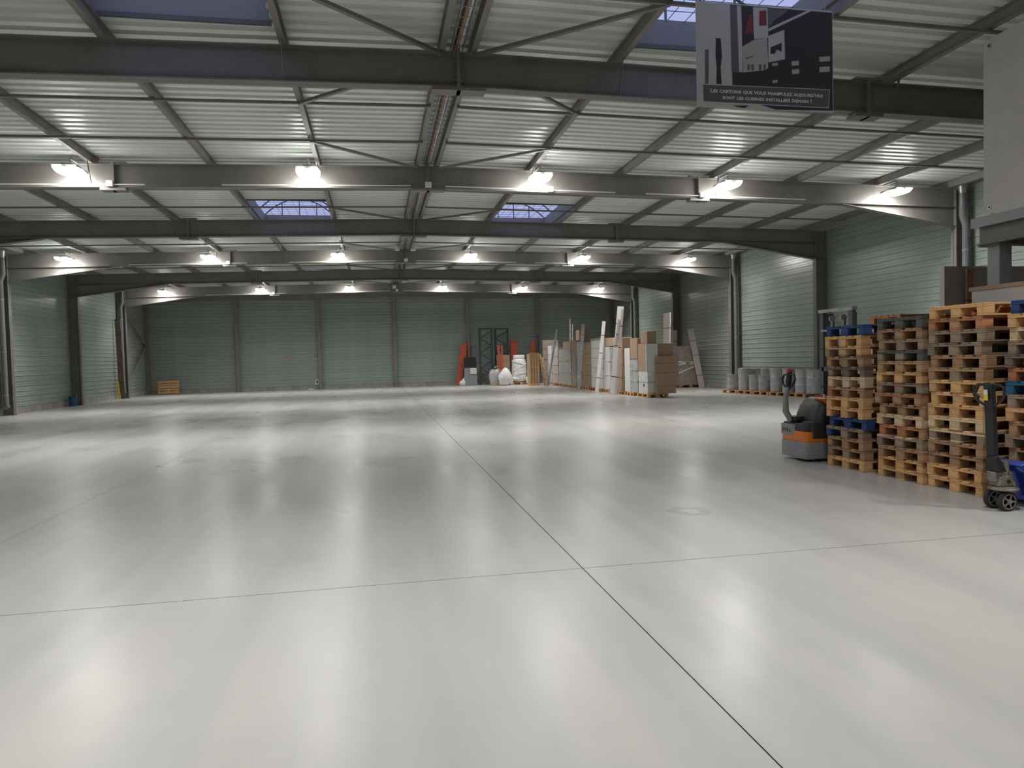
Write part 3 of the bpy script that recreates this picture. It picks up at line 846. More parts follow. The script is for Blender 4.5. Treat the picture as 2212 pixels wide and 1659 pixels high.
# ------------------------------------------------------------------ cartons, boards and wrapped goods
def box_thing(name, label, cat, x0, x1, y0, y1, z0, z1, m, group=None, tape=None, straps=0, lid=False, rz=0.0):
    cx, cy = (x0 + x1) / 2, (y0 + y1) / 2
    t = thing(name, label, cat, (cx, cy, z0), rz, group)
    hx, hy, h = abs(x1 - x0) / 2, abs(y1 - y0) / 2, z1 - z0
    MB().box(-hx, hx, -hy, hy, 0, h).obj('body', m, t, bevel=0.008, seg=1)
    if tape:
        MB().box(-0.03, 0.03, -hy - 0.002, hy + 0.002, h - 0.12 if h > 0.3 else h * 0.6, h + 0.002).obj('tape', tape, t)
    for k in range(straps):
        z = h * (k + 1) / (straps + 1)
        MB().box(-hx - 0.004, hx + 0.004, -hy - 0.004, hy + 0.004, z, z + 0.014).obj('strap', 'strap', t)
    if lid:
        MB().box(-hx - 0.012, hx + 0.012, -hy - 0.012, hy + 0.012, h - 0.10, h + 0.012).obj('lid', 'carton', t, bevel=0.006, seg=1)
    return t
def film_box(name, label, cat, x0, x1, y0, y1, z0, z1, m, group=None, seed=1):
    """wrapped load: box with soft dented sides"""
    cx, cy = (x0 + x1) / 2, (y0 + y1) / 2
    t = thing(name, label, cat, (cx, cy, z0), 0, group)
    hx, hy, h = abs(x1 - x0) / 2, abs(y1 - y0) / 2, z1 - z0
    bm = bmesh.new(); bmesh.ops.create_cube(bm, size=1.0)
    bmesh.ops.subdivide_edges(bm, edges=bm.edges, cuts=5, use_grid_fill=True)
    R = random.Random(seed)
    for v in bm.verts:
        d = 0.015
        v.co = Vector((v.co.x * 2 * hx, v.co.y * 2 * hy, (v.co.z + 0.5) * h)) + Vector((R.uniform(-d, d), R.uniform(-d, d), R.uniform(-d, 0) if v.co.z > -0.49 else 0))
    me = bpy.data.meshes.new('wrap'); bm.to_mesh(me); bm.free(); me.materials.append(MATS[m])
    inst('wrap', me, t)
    for z in (0.33, 0.66):
        MB().box(-hx - 0.02, hx + 0.02, -hy - 0.02, hy + 0.02, h * z, h * z + 0.05).obj('film_band', m, t, bevel=0.008, seg=1)
    return t
def lean_board(name, label, cat, base, top, w, d, m, up=(1, 0, 0), group=None, film=False):
    base = Vector(base); top = Vector(top)
    t = thing(name, label, cat, base, 0, group)
    MB().bar((0, 0, 0), top - base, w, d, up).obj('plank', m, t, bevel=0.004, seg=1)
    v = top - base
    for k in (0.2, 0.55, 0.8):
        p = v * k; q = v * (k + 0.008)
        MB().bar(p, q, w + 0.01, d + 0.01, up).obj('strap', 'film_white' if film else 'strap', t)
    return t
GX = 10.45          # face of the goods row towards the hall
def lf(x0, y0, x1, y1, X=GX):
    """left-face pixel box -> (ynear, yfar, z0, z1)"""
    a = at_x(x0, (y0 + y1) / 2, X); b = at_x(x1, (y0 + y1) / 2, X)
    m_ = at_x((x0 + x1) / 2, y0, X); n_ = at_x((x0 + x1) / 2, y1, X)
    return min(a.y, b.y), max(a.y, b.y), max(0.0, n_.z), m_.z
PZ = 0.146
# --- nearest load (front corner)
gp = 'pallets under the stored goods'
for i in range(1, 14):
    yc = 27.45 + i * 1.08
    o = inst('pallet', FP, None, (GX - 0.03, yc, 0), 'w_light' if i not in (6,) else 'w_red')
    tag(o, 'wooden pallet under the stored cabinets, %s from the corner of the row' % ORD[i] if i not in (6,) else 'reddish pallet under the row of stored cabinets', 'pallet', gp)
yf = 26.62
o = inst('pallet', FP, None, (GX - 0.03 + 0.42, yf - 0.10, 0), 'w_light'); o.rotation_euler = (0, 0, math.pi / 2); o.scale = (1, 1.07, 1)
tag(o, 'wooden pallet under the white corner carton and the big cardboard sheet', 'pallet', gp)
y1_ = at_x(1379, 825, GX).y
xa, xb = at_y(1415, 800, yf - 0.1).x, at_y(1457, 800, yf - 0.1).x
xp0, xp1 = at_y(1396, 760, yf - 0.08).x, at_y(1421, 760, yf - 0.08).x
box_thing('carton', 'white carton at the corner of the goods row, on the pallet', 'box', GX, GX + 0.40, yf, y1_ - 0.02, PZ, 1.02, 'film_white', 'stored cabinet boxes', None, 1)
MB().lathe([(0.07, -0.004), (0.07, 0.0), (0.045, 0.0), (0.045, -0.004)], 6, (-0.202, -0.1, 0.33), 'x').obj('printed_mark', 'black', bpy.data.objects['carton'])
box_thing('carton', 'tall brown carton standing on the white corner carton', 'box', GX, GX + 0.42, yf, y1_ - 0.02, 1.025, 2.12, 'carton', 'stored cabinet boxes', 'tape')
box_thing('carton', 'small brown carton on top of the goods row', 'box', GX + 0.03, GX + 0.42, yf + 0.05, yf + 0.75, 2.125, at_y(1388, 716, 26.8).z, 'carton', 'stored cabinet boxes', 'tape')
box_thing('white_board', 'white front panel standing beside the tall brown carton', 'panel', xp0, xp1, yf - 0.075, yf - 0.012, 1.025, 2.11, 'board_white', 'stored cabinet boxes')
film_box('wrapped_box', 'grey film-wrapped box behind the big cardboard sheet', 'box', GX + 0.43, xb + 0.02, yf + 0.03, yf + 0.8, PZ, 1.005, 'film_grey', 'stored cabinet boxes', 3)
box_thing('carton', 'brown carton under the top one, above the big cardboard sheet', 'box', GX + 0.45, xb + 0.02, yf + 0.05, yf + 0.75, 1.03, 1.76, 'carton', 'stored cabinet boxes', 'tape')
box_thing('carton', 'topmost brown carton above the big cardboard sheet', 'box', GX + 0.45, xb + 0.02, yf + 0.05, yf + 0.75, 1.765, 2.12, 'carton', 'stored cabinet boxes', 'tape')
lean_board('cardboard_sheet', 'big flat brown cardboard sheet at the end of the goods row', 'cardboard', ((xa + xb) / 2, yf - 0.20, PZ + 0.004), ((xa + xb) / 2, yf - 0.115, 1.62), xb - xa, 0.06, 'carton', (0, 1, 0))
# --- boxes along the hall side, from near to far:  name,label,cat,px box,material,depth,extra
rows = [
 ('carton', 'brown carton on top of the wrapped white box near the row corner', (1361, 731, 1377, 775), 'carton', 0.6, 'tape'),
 ('wrapped_box', 'white film-wrapped box under a brown carton near the row corner', (1361, 776, 1378, 846), 'film_grey', 0.7, 'film'),
 ('white_board', 'tall bright white boxed panel beside the leaning plank bundle', (1349, 752, 1361, 846), 'board_white', 0.35, ''),
 ('carton', 'tall strapped brown carton behind the leaning plank bundle', (1330, 731, 1348, 846), 'carton', 0.8, 'strap'),
 ('carton', 'light brown carton lid between the two leaning white planks', (1305, 730, 1329, 748), 'carton_light', 0.8, 'tape'),
 ('wrapped_box', 'white wrapped cabinet between the two leaning white planks', (1305, 749, 1318, 842), 'film_white', 0.6, 'film'),
 ('wrapped_box', 'grey wrapped cabinet beside the plank bundle', (1318, 749, 1329, 842), 'film_grey', 0.7, 'film'),
 ('cabinet_box', 'large white cabinet under a brown carton lid with black straps', (1277, 731, 1303, 838), 'board_white', 0.8, 'lid'),
 ('carton', 'brown carton next to the large white cabinet, pale print on it', (1257, 741, 1276, 838), 'carton', 0.7, 'strap'),
 ('wrapped_box', 'grey film-wrapped box behind the film-wrapped plank', (1246, 738, 1256, 836), 'film_grey', 0.6, 'film'),
 ('wrapped_box', 'narrow wrapped frame bundle beside the thin upright plank', (1235, 735, 1245, 834), 'film_brown', 0.5, 'film'),
 ('wrapped_box', 'wide grey film-wrapped cabinet in the goods row', (1207, 754, 1234, 833), 'film_grey', 0.8, 'film'),
 ('carton', 'brown carton on the wide grey wrapped cabinet', (1216, 738, 1233, 754), 'carton', 0.6, 'tape'),
 ('cabinet_box', 'narrow white boxed cabinet with straps near the wooden crate', (1193, 752, 1206, 832), 'board_pink', 0.6, 'strap'),
 ('cabinet_box', 'slim white box standing next to the wooden crate', (1184, 747, 1192, 829), 'board_white', 0.4, 'strap'),
]
for i, (nm, lab, q, m, dep, ex) in enumerate(rows):
    ya, yb, za, zb = lf(*q)
    za = PZ if q[3] > 820 else za
    if i == 0 or q[3] < 800: pass
    ya += 0.012; yb -= 0.012
    if ex == 'film': film_box(nm, lab, 'box', GX, GX + dep, ya, yb, za, zb, m, 'stored cabinet boxes', i + 11)
    else: box_thing(nm, lab, 'box', GX, GX + dep, ya, yb, za, zb, m, 'stored cabinet boxes', 'tape' if ex == 'tape' else None, 3 if ex == 'strap' else (4 if ex == 'lid' else 0), ex == 'lid')
    if 'print' in lab:
        pass
q = at_x(1248, 725, 11.66)
box_thing('carton', 'brown carton high up behind the film-wrapped plank', 'box', 11.66, 12.25, q.y - 0.4, q.y + 0.4, 1.6, at_x(1248, 713, 11.66).z, 'carton', 'stored cabinet boxes', 'tape')
box_thing('carton', 'brown carton under the high one behind the film-wrapped plank', 'box', 11.66, 12.25, q.y - 0.4, q.y + 0.4, 0.0, 1.595, 'carton', 'stored cabinet boxes', 'tape')
# --- leaning planks (base on the floor before the row, top against the boxes)
def lean(px0, py0, px1, py1, w, d, m, label, film=False, X0=10.0, X1=10.36):
    b0 = at_z(px0, py0); Xb = X0
    b0 = at_x(px0, py0, Xb); b0.z = 0.012
    tp = at_x(px1, py1, X1)
    tp.y = b0.y + (tp.y - b0.y)
    return lean_board('leaning_plank', label, 'plank', b0, tp, w, d, m, (-0.42, -0.9, 0), 'planks leaning on the goods row', film)
lean(1324, 853, 1341, 662, 0.27, 0.05, 'board_white', 'tallest white plank leaning on the goods row')
lean(1318, 852, 1337, 690, 0.10, 0.06, 'board_pink', 'shorter plank leaning against the tallest white plank', X0=9.93, X1=10.26)
lean(1331, 854, 1345, 668, 0.10, 0.05, 'board_pink', 'pinkish plank behind the tallest white plank', X0=10.09, X1=10.40)
lean(1289, 847, 1305, 694, 0.16, 0.06, 'board_white', 'white strapped plank leaning before the large white cabinet')
lean(1250, 842, 1260, 700, 0.17, 0.07, 'film_grey', 'film-wrapped grey plank leaning before the brown carton', True)
lean(1184, 836, 1203, 712, 0.11, 0.06, 'film_grey', 'thin film-wrapped plank leaning beside the slim white box', True)
for px, py, w, m, lab in ((1232, 688, 0.16, 'board_pink', 'pinkish plank standing upright behind the narrow frame bundle'), (1237, 700, 0.10, 'board_white', 'thin white plank standing upright behind the narrow frame bundle')):
    tp = at_x(px, py, 11.2); t = lean_board('upright_plank', lab, 'plank', (11.12, tp.y, 0.012), (11.2, tp.y, tp.z), w, 0.04, m, (1, 0, 0), 'planks leaning on the goods row')
# board behind the row near the column
tp = at_x(1441, 676, 13.2)
lean_board('tall_panel', 'tall pale pink panel standing behind the goods row', 'panel', (13.1, tp.y, 0.012), (13.2, tp.y, tp.z), 0.75, 0.05, 'board_pink', (1, 0, 0))
# --- strapped load by the right wall
ra, rb = at_y(1472, 800, 33.2), at_y(1506, 800, 33.2)
zt_ = at_y(1488, 747, 33.2).z
o = inst('pallet', FP, None, (14.75, 33.7, 0), 'w_brown'); tag(o, 'brown pallet under the strapped load by the right wall', 'pallet', gp)
t = box_thing('strapped_load', 'brown strapped carton load on a pallet by the right wall', 'box', ra.x - 0.1, ra.x + 0.85, 33.3, 34.1, PZ, zt_, 'film_brown', None, 'tape')
hh = zt_ - PZ
for (za, zb, m) in ((0.52, 0.60, 'film_white'), (0.60, 0.52, 'film_white'), (0.30, 0.50, 'film_white')):
    MB().bar((-0.48, -0.412, hh * za), (0.48, -0.412, hh * zb), 0.012, 0.06).obj('strap', m, t)
lean_board('leaning_board', 'narrow white panel standing behind the strapped load', 'panel', (ra.x + 0.15, 34.25, 0.012), (ra.x + 0.15, 34.30, at_y(1475, 713, 34.3).z), 0.24, 0.05, 'board_pink', (0, 1, 0))
tp = at_y(1492, 711, 33.15)
lean_board('leaning_board', 'wide white panel leaning over the strapped load', 'panel', (rb.x + 0.12, 32.95, 0.012), (tp.x, 33.18, tp.z), 0.30, 0.04, 'board_pink', (0, 1, 0))

# ------------------------------------------------------------------ drums on pallets
def drum_mesh(h, r):
    pr = [(r * 0.96, 0), (r, 0.01)]
    for f in (0.33, 0.66):
        pr += [(r, h * f - 0.03), (r + 0.012, h * f), (r, h * f + 0.03)]
    pr += [(r, h - 0.02), (r + 0.01, h - 0.01), (r + 0.008, h)]
    return MB().lathe(pr, 20).mesh('barrel', 'drum', smooth=True)
DM = {0.62: drum_mesh(0.62, 0.258), 0.86: drum_mesh(0.86, 0.258)}
LIDM = MB().lathe([(0.244, 0.0), (0.244, 0.012), (0.05, 0.014)], 18).mesh('lid', 'galv')
RIM = MB().lathe([(0.268, 0.0), (0.27, 0.012), (0.264, 0.02)], 20).mesh('rim', 'galv', smooth=True)
def drum(x, y, z, h, lab):
    t = thing('drum', lab, 'drum', (x, y, z), 0, 'grey drums on pallets by the right wall')
    inst('barrel', DM[h], t); inst('lid', LIDM, t, (0, 0, h)); inst('rim', RIM, t, (0, 0, h - 0.012))
# front line along the base points (1557,848) .. (1761,858)
dl = [(1570, 0.62, 'low grey drum at the end of the drum row nearest the strapped load'),
      (1595, 0.86, 'tall grey drum beside the low end drum'),
      (1618, 0.62, 'low grey middle drum of the front row, nearer the strapped load'), (1638, 0.62, 'low grey middle drum of the front row, farther from the strapped load'),
      (1664, 0.86, 'tall grey drum in the front row, first after the two low middle drums'), (1690, 0.86, 'tall grey drum in the front row, second after the two low middle drums'),
      (1718, 0.86, 'tall grey drum in the front row, third after the two low middle drums'), (1746, 0.86, 'tall grey drum in the front row, fourth after the two low middle drums')]
base0 = Vector((14.35, 28.0, 0)); base1 = Vector((15.10, 23.2, 0))
for k, (px, h, lab) in enumerate(dl):
    # point on the row line seen at this pixel column
    best = min((i / 400 for i in range(401)), key=lambda f: abs((lambda d: (W / 2 + FPX * d.dot(RGT) / d.dot(fwd)))(base0.lerp(base1, f) + Vector((0, 0, 0.5)) - CAM) - px))
    p = base0.lerp(base1, best)
    drum(p.x + 0.29, p.y, 0.146, h, lab)
    if k < 5: drum(p.x + 0.86, p.y + 0.12, 0.146, 0.86, 'tall grey drum in the rear drum row, %s from the strapped load' % ORD[k])
dirv = (base1 - base0).normalized(); ang = math.atan2(dirv.y, dirv.x) + math.pi / 2
for k in range(5):
    p = base0.lerp(base1, (k + 0.55) / 5)
    pc = p - dirv * 0.6 + Vector((-dirv.y, dirv.x, 0)) * (0.50 if k < 4 else 0.29)
    o = inst('pallet', FP, None, (pc.x, pc.y, 0), 'w_light'); o.rotation_euler = (0, 0, ang - math.pi / 2); o.scale = (0.78, 1.25 if k < 4 else 0.7, 1)
    tag(o, 'wooden pallet under the grey drums, %s from the strapped load' % ORD[k], 'pallet', 'pallets under the drums')

# ------------------------------------------------------------------ things along the back wall
yw = 46.75
def bw(px, py, y=yw): return at_y(px, py, y)
# orange rack beams
def rack_beam(p0, p1, w, y, label, d=0.06):
    a = bw(*p0, y - 0.35); a.z = 0.012; b = bw(*p1, y)
    t = thing('rack_beam', label, 'rack beam', a, 0, 'orange rack beams at the back wall')
    MB().bar((0, 0, 0), b - a, w, d, (0, 1, 0)).obj('beam', 'rack_orange', t)
    v = (b - a)
    for f0, f1 in ((0.0, 0.04), (0.96, 1.0)):
        MB().bar(v * f0, v * f1, w + 0.05, d + 0.03, (0, 1, 0)).obj('end_hook', 'rack_orange', t)
rack_beam((991, 829), (1001, 745), 0.30, yw, 'wide orange rack beam leaning at the back wall by the dark board')
rack_beam((1004, 829), (1006, 743), 0.10, yw, 'thin orange rack beam between the wide one and the dark board')
rack_beam((1018, 829), (1012, 738), 0.08, yw + 0.1, 'thin orange rack beam leaning behind the dark board')
rack_beam((1083, 829), (1076, 746), 0.13, 45.9, 'orange rack beam before the pinkish board, nearer the rack uprights')
rack_beam((1086, 829), (1084, 748), 0.10, 45.85, 'orange rack beam before the pinkish board, nearer the white roll')
rack_beam((1113, 829), (1110, 736), 0.45, yw, 'broad orange panel of rack beams behind the white roll')
rack_beam((1150, 829), (1152, 738), 0.30, yw, 'orange rack beams behind the wooden crate')
# rack uprights with lattice
def upright(px0, px1, ptop, y, label):
    a = bw(px0, 800, y); b = bw(px1, 800, y); z = bw((px0 + px1) / 2, ptop, y).z
    t = thing('rack_upright', label, 'rack upright', ((a.x + b.x) / 2, y, 0), 0, 'dark green rack uprights')
    hw = (b.x - a.x) / 2
    for s in (-1, 1): MB().box(s * hw - 0.07, s * hw + 0.07, -0.05, 0.05, 0.012, z).obj('post', 'rack_green', t)
    MB().box(-hw, hw, -0.03, 0.03, z - 0.12, z - 0.02).obj('top_bar', 'rack_green', t)
    n = 7
    for k in range(n):
        z_a = 0.1 + (z - 0.3) * k / n; z_b = 0.1 + (z - 0.3) * (k + 1) / n; s = 1 if k % 2 else -1
        MB().bar((s * hw, 0, z_a), (-s * hw, 0, z_b), 0.03, 0.07).obj('lattice_bar', 'rack_green', t)
    for s in (-1, 1): MB().box(s * hw - 0.1, s * hw + 0.1, -0.08, 0.08, 0.0, 0.012).obj('foot_plate', 'rack_green', t)
upright(1038, 1064, 708, 46.2, 'dark green rack upright standing next to the dark board')
upright(1072, 1098, 708, 46.5, 'dark green rack upright behind the pinkish board and white bags')
# dark board with paper
a, b = bw(1004, 829, 46.0), bw(1031, 829, 46.0); zt_ = bw(1017, 772, 46.2).z
t = thing('dark_board', 'two-tone dark board with a paper sheet leaning at the back wall', 'board', ((a.x + b.x) / 2, 46.0, 0))
hw = (b.x - a.x) / 2
MB().bar((0, 0, 0.01), (0, 0.12, zt_ * 0.62), hw * 2, 0.05, (0, 1, 0)).obj('lower_panel', 'truck_grey', t)
MB().bar((0, 0.121, zt_ * 0.62), (0, 0.2, zt_), hw * 2, 0.05, (0, 1, 0)).obj('upper_panel', 'black', t)
MB().bar((0.18, 0.0, zt_ * 0.40), (0.18, 0.055, zt_ * 0.62), 0.40, 0.01, (0, 1, 0)).obj('paper_sheet', 'white', t)
# pinkish flat board
a, b = bw(1075, 829, 46.0), bw(1103, 829, 46.0); zt_ = bw(1088, 767, 46.1).z
lean_board('flat_board', 'pinkish flat carton board standing behind the white bags', 'board', ((a.x + b.x) / 2, 46.05, 0.012), ((a.x + b.x) / 2, 46.2, zt_), b.x - a.x, 0.05, 'carton_light', (0, 1, 0))
# white wrapped roll on pallet
ry = 44.7
p = at_y(1122, 829, ry)
o = inst('pallet', FP, None, (p.x - 0.55, ry, 0), 'w_light'); tag(o, 'wooden pallet under the white wrapped roll', 'pallet', gp)
def blob(name, c, r, m, parent, seed, bumps=0.12, sub=3):
    bm = bmesh.new(); bmesh.ops.create_icosphere(bm, subdivisions=sub, radius=1.0)
    R = random.Random(seed); dirs = [(Vector((R.gauss(0, 1), R.gauss(0, 1), R.gauss(0, 1))).normalized(), R.uniform(-1, 1)) for _ in range(14)]
    for v in bm.verts:
        k = 1 + sum(w * bumps * max(0, v.co.dot(d)) ** 6 for d, w in dirs)
        v.co = Vector((v.co.x * r[0] * k, v.co.y * r[1] * k, max(-0.9 * r[2], v.co.z * r[2] * k)))
        v.co += Vector(c)
    me = bpy.data.meshes.new(name); bm.to_mesh(me); bm.free(); me.materials.append(MATS[m])
    for q in me.polygons: q.use_smooth = True
    return inst(name, me, parent)
t = thing('wrapped_roll', 'big white plastic-wrapped roll standing on a pallet', 'roll', (p.x, ry, 0.146))
zr = at_y(1122, 767, ry).z - 0.146
mb = MB().lathe([(0.42, 0.1), (0.50, 0.25), (0.45, 0.5), (0.47, 0.8), (0.45, 1.1), (0.42, zr - 0.34), (0.36, zr - 0.24)], 24); mb.obj('roll', 'film_white', t, smooth=True)
MB().lathe([(0.36, zr - 0.22), (0.37, zr - 0.18), (0.37, zr - 0.03), (0.345, zr)], 24).obj('cap', 'board_white', t, smooth=True)
blob('wrap_fold', (0.0, 0.0, 0.20), (0.62, 0.48, 0.24), 'film_white', t, 5, 0.3)
for k, (z, a0) in enumerate(((0.55, 0.1), (0.95, 0.25), (1.2, -0.15))):
    mb = MB(); n = 20; mb.tube([(0.465 * math.cos(2 * math.pi * i / n), 0.465 * math.sin(2 * math.pi * i / n), z + a0 * math.cos(2 * math.pi * i / n)) for i in range(n + 1)], 0.025, 6); mb.obj('fold', 'film_white', t, smooth=True)
blob('side_bundle', (0.42, 0.1, 0.55), (0.16, 0.2, 0.5), 'film_grey', t, 9)
# white plastic bags beside it
for (px0, px1, pt, yy, m, lab, sd) in ((1075, 1106, 799, 43.9, 'film_white', 'large translucent white plastic bag beside the wrapped roll', 21), (1056, 1082, 792, 45.2, 'film_grey', 'greyish plastic bag on the crushed cartons near the rack upright', 22), (1098, 1108, 816, 44.2, 'film_white', 'small white plastic bag at the foot of the wrapped roll', 23), (1136, 1146, 812, 44.3, 'film_white', 'small white plastic bag between the wrapped roll and the crate', 24), (994, 1005, 818, 45.3, 'film_white', 'small white crumpled bag at the foot of the orange rack beam', 25)):
    a, b = at_y(px0, 822, yy), at_y(px1, 822, yy); zt_ = at_y((px0 + px1) / 2, pt, yy).z
    c = (a + b) / 2; hw = (b.x - a.x) / 2
    t = thing('plastic_bag', lab, 'bag', (c.x, yy, 0))
    blob('bag', (0, 0, zt_ * 0.47), (hw, hw * 0.8, zt_ * 0.52), m, t, sd, 0.38)
    MB().tube([(0.05, 0, zt_ * 0.93), (0.08, -0.03, zt_ * 1.03), (0.13, -0.05, zt_ * 1.0)], 0.03, 6, radii=[0.06, 0.025, 0.04]).obj('tied_neck', m, t)
# crushed flat packs on the floor
a = at_y(1056, 824, 44.9)
box_thing('flat_carton', 'low crushed brown carton on the floor under the greyish bag', 'box', a.x, a.x + 0.75, 44.0, 44.4, 0.0, 0.18, 'carton', None, 'tape')
# wooden crate: slatted
cy = 42.2
a, b = at_y(1144, 830, cy), at_y(1166, 830, cy); zt_ = at_y(1158, 762, cy).z
t = thing('wooden_crate', 'slatted light wooden crate between the white roll and the planks', 'crate', ((a.x + b.x) / 2, cy, 0))
hw = (b.x - a.x) / 2
MB().box(-hw, hw, 0.05, 0.6, 0.146, zt_ - 0.08).obj('carton_core', 'carton_light', t)
for k in range(4):
    x = -hw + 0.05 + (2 * hw - 0.1) * k / 3
    MB().box(x - 0.05, x + 0.05, 0.0, 0.045, 0.146, zt_).obj('slat', 'w_pale', t)
for z in (0.2, zt_ * 0.55, zt_ - 0.1):
    MB().box(-hw, hw, -0.025, -0.001, z, z + 0.09).obj('rail', 'w_light', t)
MB().box(-hw, hw, 0.0, 0.65, 0.0, 0.14).obj('skid', 'w_light', t)
lean_board('crate_slat', 'light wooden slat leaning beside the crate', 'plank', (at_y(1176, 832, 41.2).x, 41.0, 0.012), (at_y(1167, 768, 41.6).x, 41.6, zt_ - 0.1), 0.12, 0.03, 'w_light', (0, 1, 0), 'wooden slats at the crate')
lean_board('crate_slat', 'second light wooden slat leaning beside the crate', 'plank', (at_y(1180, 833, 41.0).x, 40.8, 0.012), (at_y(1172, 775, 41.5).x, 41.5, zt_ - 0.3), 0.10, 0.03, 'w_pale', (0, 1, 0), 'wooden slats at the crate')
# dark slim pole
lean_board('dark_pole', 'slim dark pole leaning at the back wall behind the crate', 'pole', (bw(1166, 829, 46.3).x, 46.4, 0.012), (bw(1161, 720, 47).x, 46.9, bw(1161, 722, 47).z), 0.06, 0.05, 'strap', (0, 1, 0))
# grey backing board behind the slim boxes
a = at_y(1172, 735, 44.0)
lean_board('grey_panel', 'grey-brown panel standing behind the crate and slim boxes', 'panel', (a.x + 0.5, 43.9, 0.012), (a.x + 0.5, 44.0, a.z), 1.0, 0.05, 'film_brown', (0, 1, 0))
# pallet leaning upright by the left back corner
p = bw(366, 843, 46.9)
o = inst('pallet', FP, None, (p.x - 0.55, 46.7, 0.41), 'w_light')
o.rotation_euler = (math.radians(78), 0, 0); 
tag(o, 'single wooden pallet leaning upright against the back wall near the left corner', 'pallet')
# signs and paper on the back wall
def wsign(px, py, w, h, m, m2, label):
    q = bw(px, py, YB - 0.04)
    t = thing('wall_sign', label, 'sign', (q.x, YB - 0.035, q.z))
    MB().box(-w / 2, w / 2, 0, 0.006, -h / 2, h / 2).obj('plate', m, t)
    MB().box(-w / 5, w / 5, -0.003, 0.0, -h / 4, h / 4).obj('symbol', m2, t)
wsign(617, 771, 0.13, 0.15, 'red', 'white', 'tiny red sign on the back wall between two posts')
wsign(682, 767, 0.16, 0.18, 'red', 'white', 'small red sign on the back wall right beside a post')
wsign(685, 825, 0.22, 0.34, 'white', 'black', 'white paper notice low on the back wall')
a = bw(672, 839, 46.9)
tag(MB().box(a.x - 0.16, a.x + 0.16, 46.75, 47.0, 0.0, 0.07).obj('white_tray', 'white', bevel=0.02), 'low white tray on the floor by the back wall', 'tray')
# left wall bits
t = thing('blue_bucket', 'small blue bucket at the left wall beside a column', 'bucket', (WL + 0.30, FY(5) - 0.75, 0))
MB().lathe([(0.14, 0.0), (0.18, 0.40), (0.19, 0.40), (0.19, 0.43), (0.165, 0.43), (0.13, 0.03)], 18).obj('pail', 'w_teal', t, smooth=True)
MB().tube([(-0.18, 0, 0.40), (-0.12, 0, 0.52), (0, 0, 0.56), (0.12, 0, 0.52), (0.18, 0, 0.40)], 0.008, 6).obj('handle', 'galv', t)
yy = FY(6) - 0.45
lean_board('dark_board', 'tall dark board leaning beside the downpipe of the last lamp frame', 'board', (WL + 0.34, yy - 0.35, 0.012), (WL + 0.24, yy - 0.3, 4.3), 0.28, 0.06, 'w_dark', (0, 1, 0))
lean_board('yellow_strip', 'short yellow strip leaning at the left wall beside the dark board', 'strip', (WL + 0.30, yy - 0.60, 0.012), (WL + 0.20, yy - 0.58, 0.95), 0.09, 0.03, 'yellow', (0, 1, 0))

# ------------------------------------------------------------------ orange stacker
t = thing('pallet_stacker', 'orange and grey pedestrian stacker with tiller and mast beside the pallets', 'stacker', (6.29, 10.05, 0))
# local x into +X (towards forks), y along Y
def rbox(x0, x1, y0, y1, z0, z1, r, name, m, seg=4):
    return MB().box(x0, x1, y0, y1, z0, z1).obj(name, m, t, bevel=r, seg=seg, smooth=True)
def vround(x0, x1, y0, y1, z0, z1, r, name, m, taper=0.0, n=6):
    """box with rounded vertical corners and optional inward taper to the top"""
    out = []
    for cx, cy, a0 in ((x1 - r, y1 - r, 0), (x0 + r, y1 - r, 90), (x0 + r, y0 + r, 180), (x1 - r, y0 + r, 270)):
        for k in range(n + 1):
            a = math.radians(a0 + 90 * k / n); out.append((cx + r * math.cos(a), cy + r * math.sin(a)))
    mx, my = (x0 + x1) / 2, (y0 + y1) / 2
    rings = [(0.985, z0), (1.0, z0 + 0.02), (1.0 - taper, z1 - 0.02), (0.985 - taper, z1)]
    N_ = len(out); vs = [(mx + (p[0] - mx) * s, my + (p[1] - my) * s, z) for s, z in rings for p in out]
    fs = [(i * N_ + k, i * N_ + (k + 1) % N_, (i + 1) * N_ + (k + 1) % N_, (i + 1) * N_ + k) for i in range(3) for k in range(N_)]
    fs += [tuple(range(N_ - 1, -1, -1)), tuple(3 * N_ + k for k in range(N_))]
    return MB().add(vs, fs).obj(name, m, t, smooth=True)
vround(0.0, 0.72, -0.35, 0.35, 0.05, 0.30, 0.08, 'skirt', 'truck_grey')
vround(0.01, 0.70, -0.34, 0.34, 0.302, 0.46, 0.075, 'orange_band', 'orange')
vround(0.02, 0.66, -0.33, 0.33, 0.462, 0.575, 0.07, 'top_deck', 'truck_dark', 0.02)
pn = vround(-0.002, 0.20, -0.06, 0.344, 0.385, 0.55, 0.06, 'badge_panel', 'truck_grey')
text_mesh('STILL', 0.075, 'black', 'lettering', t, Matrix.Translation((-0.004, 0.145, 0.435)) @ Matrix.Rotation(-math.pi / 2, 4, 'Z') @ Matrix.Rotation(math.pi / 2, 4, 'X'), False, 0.002, width=0.25)
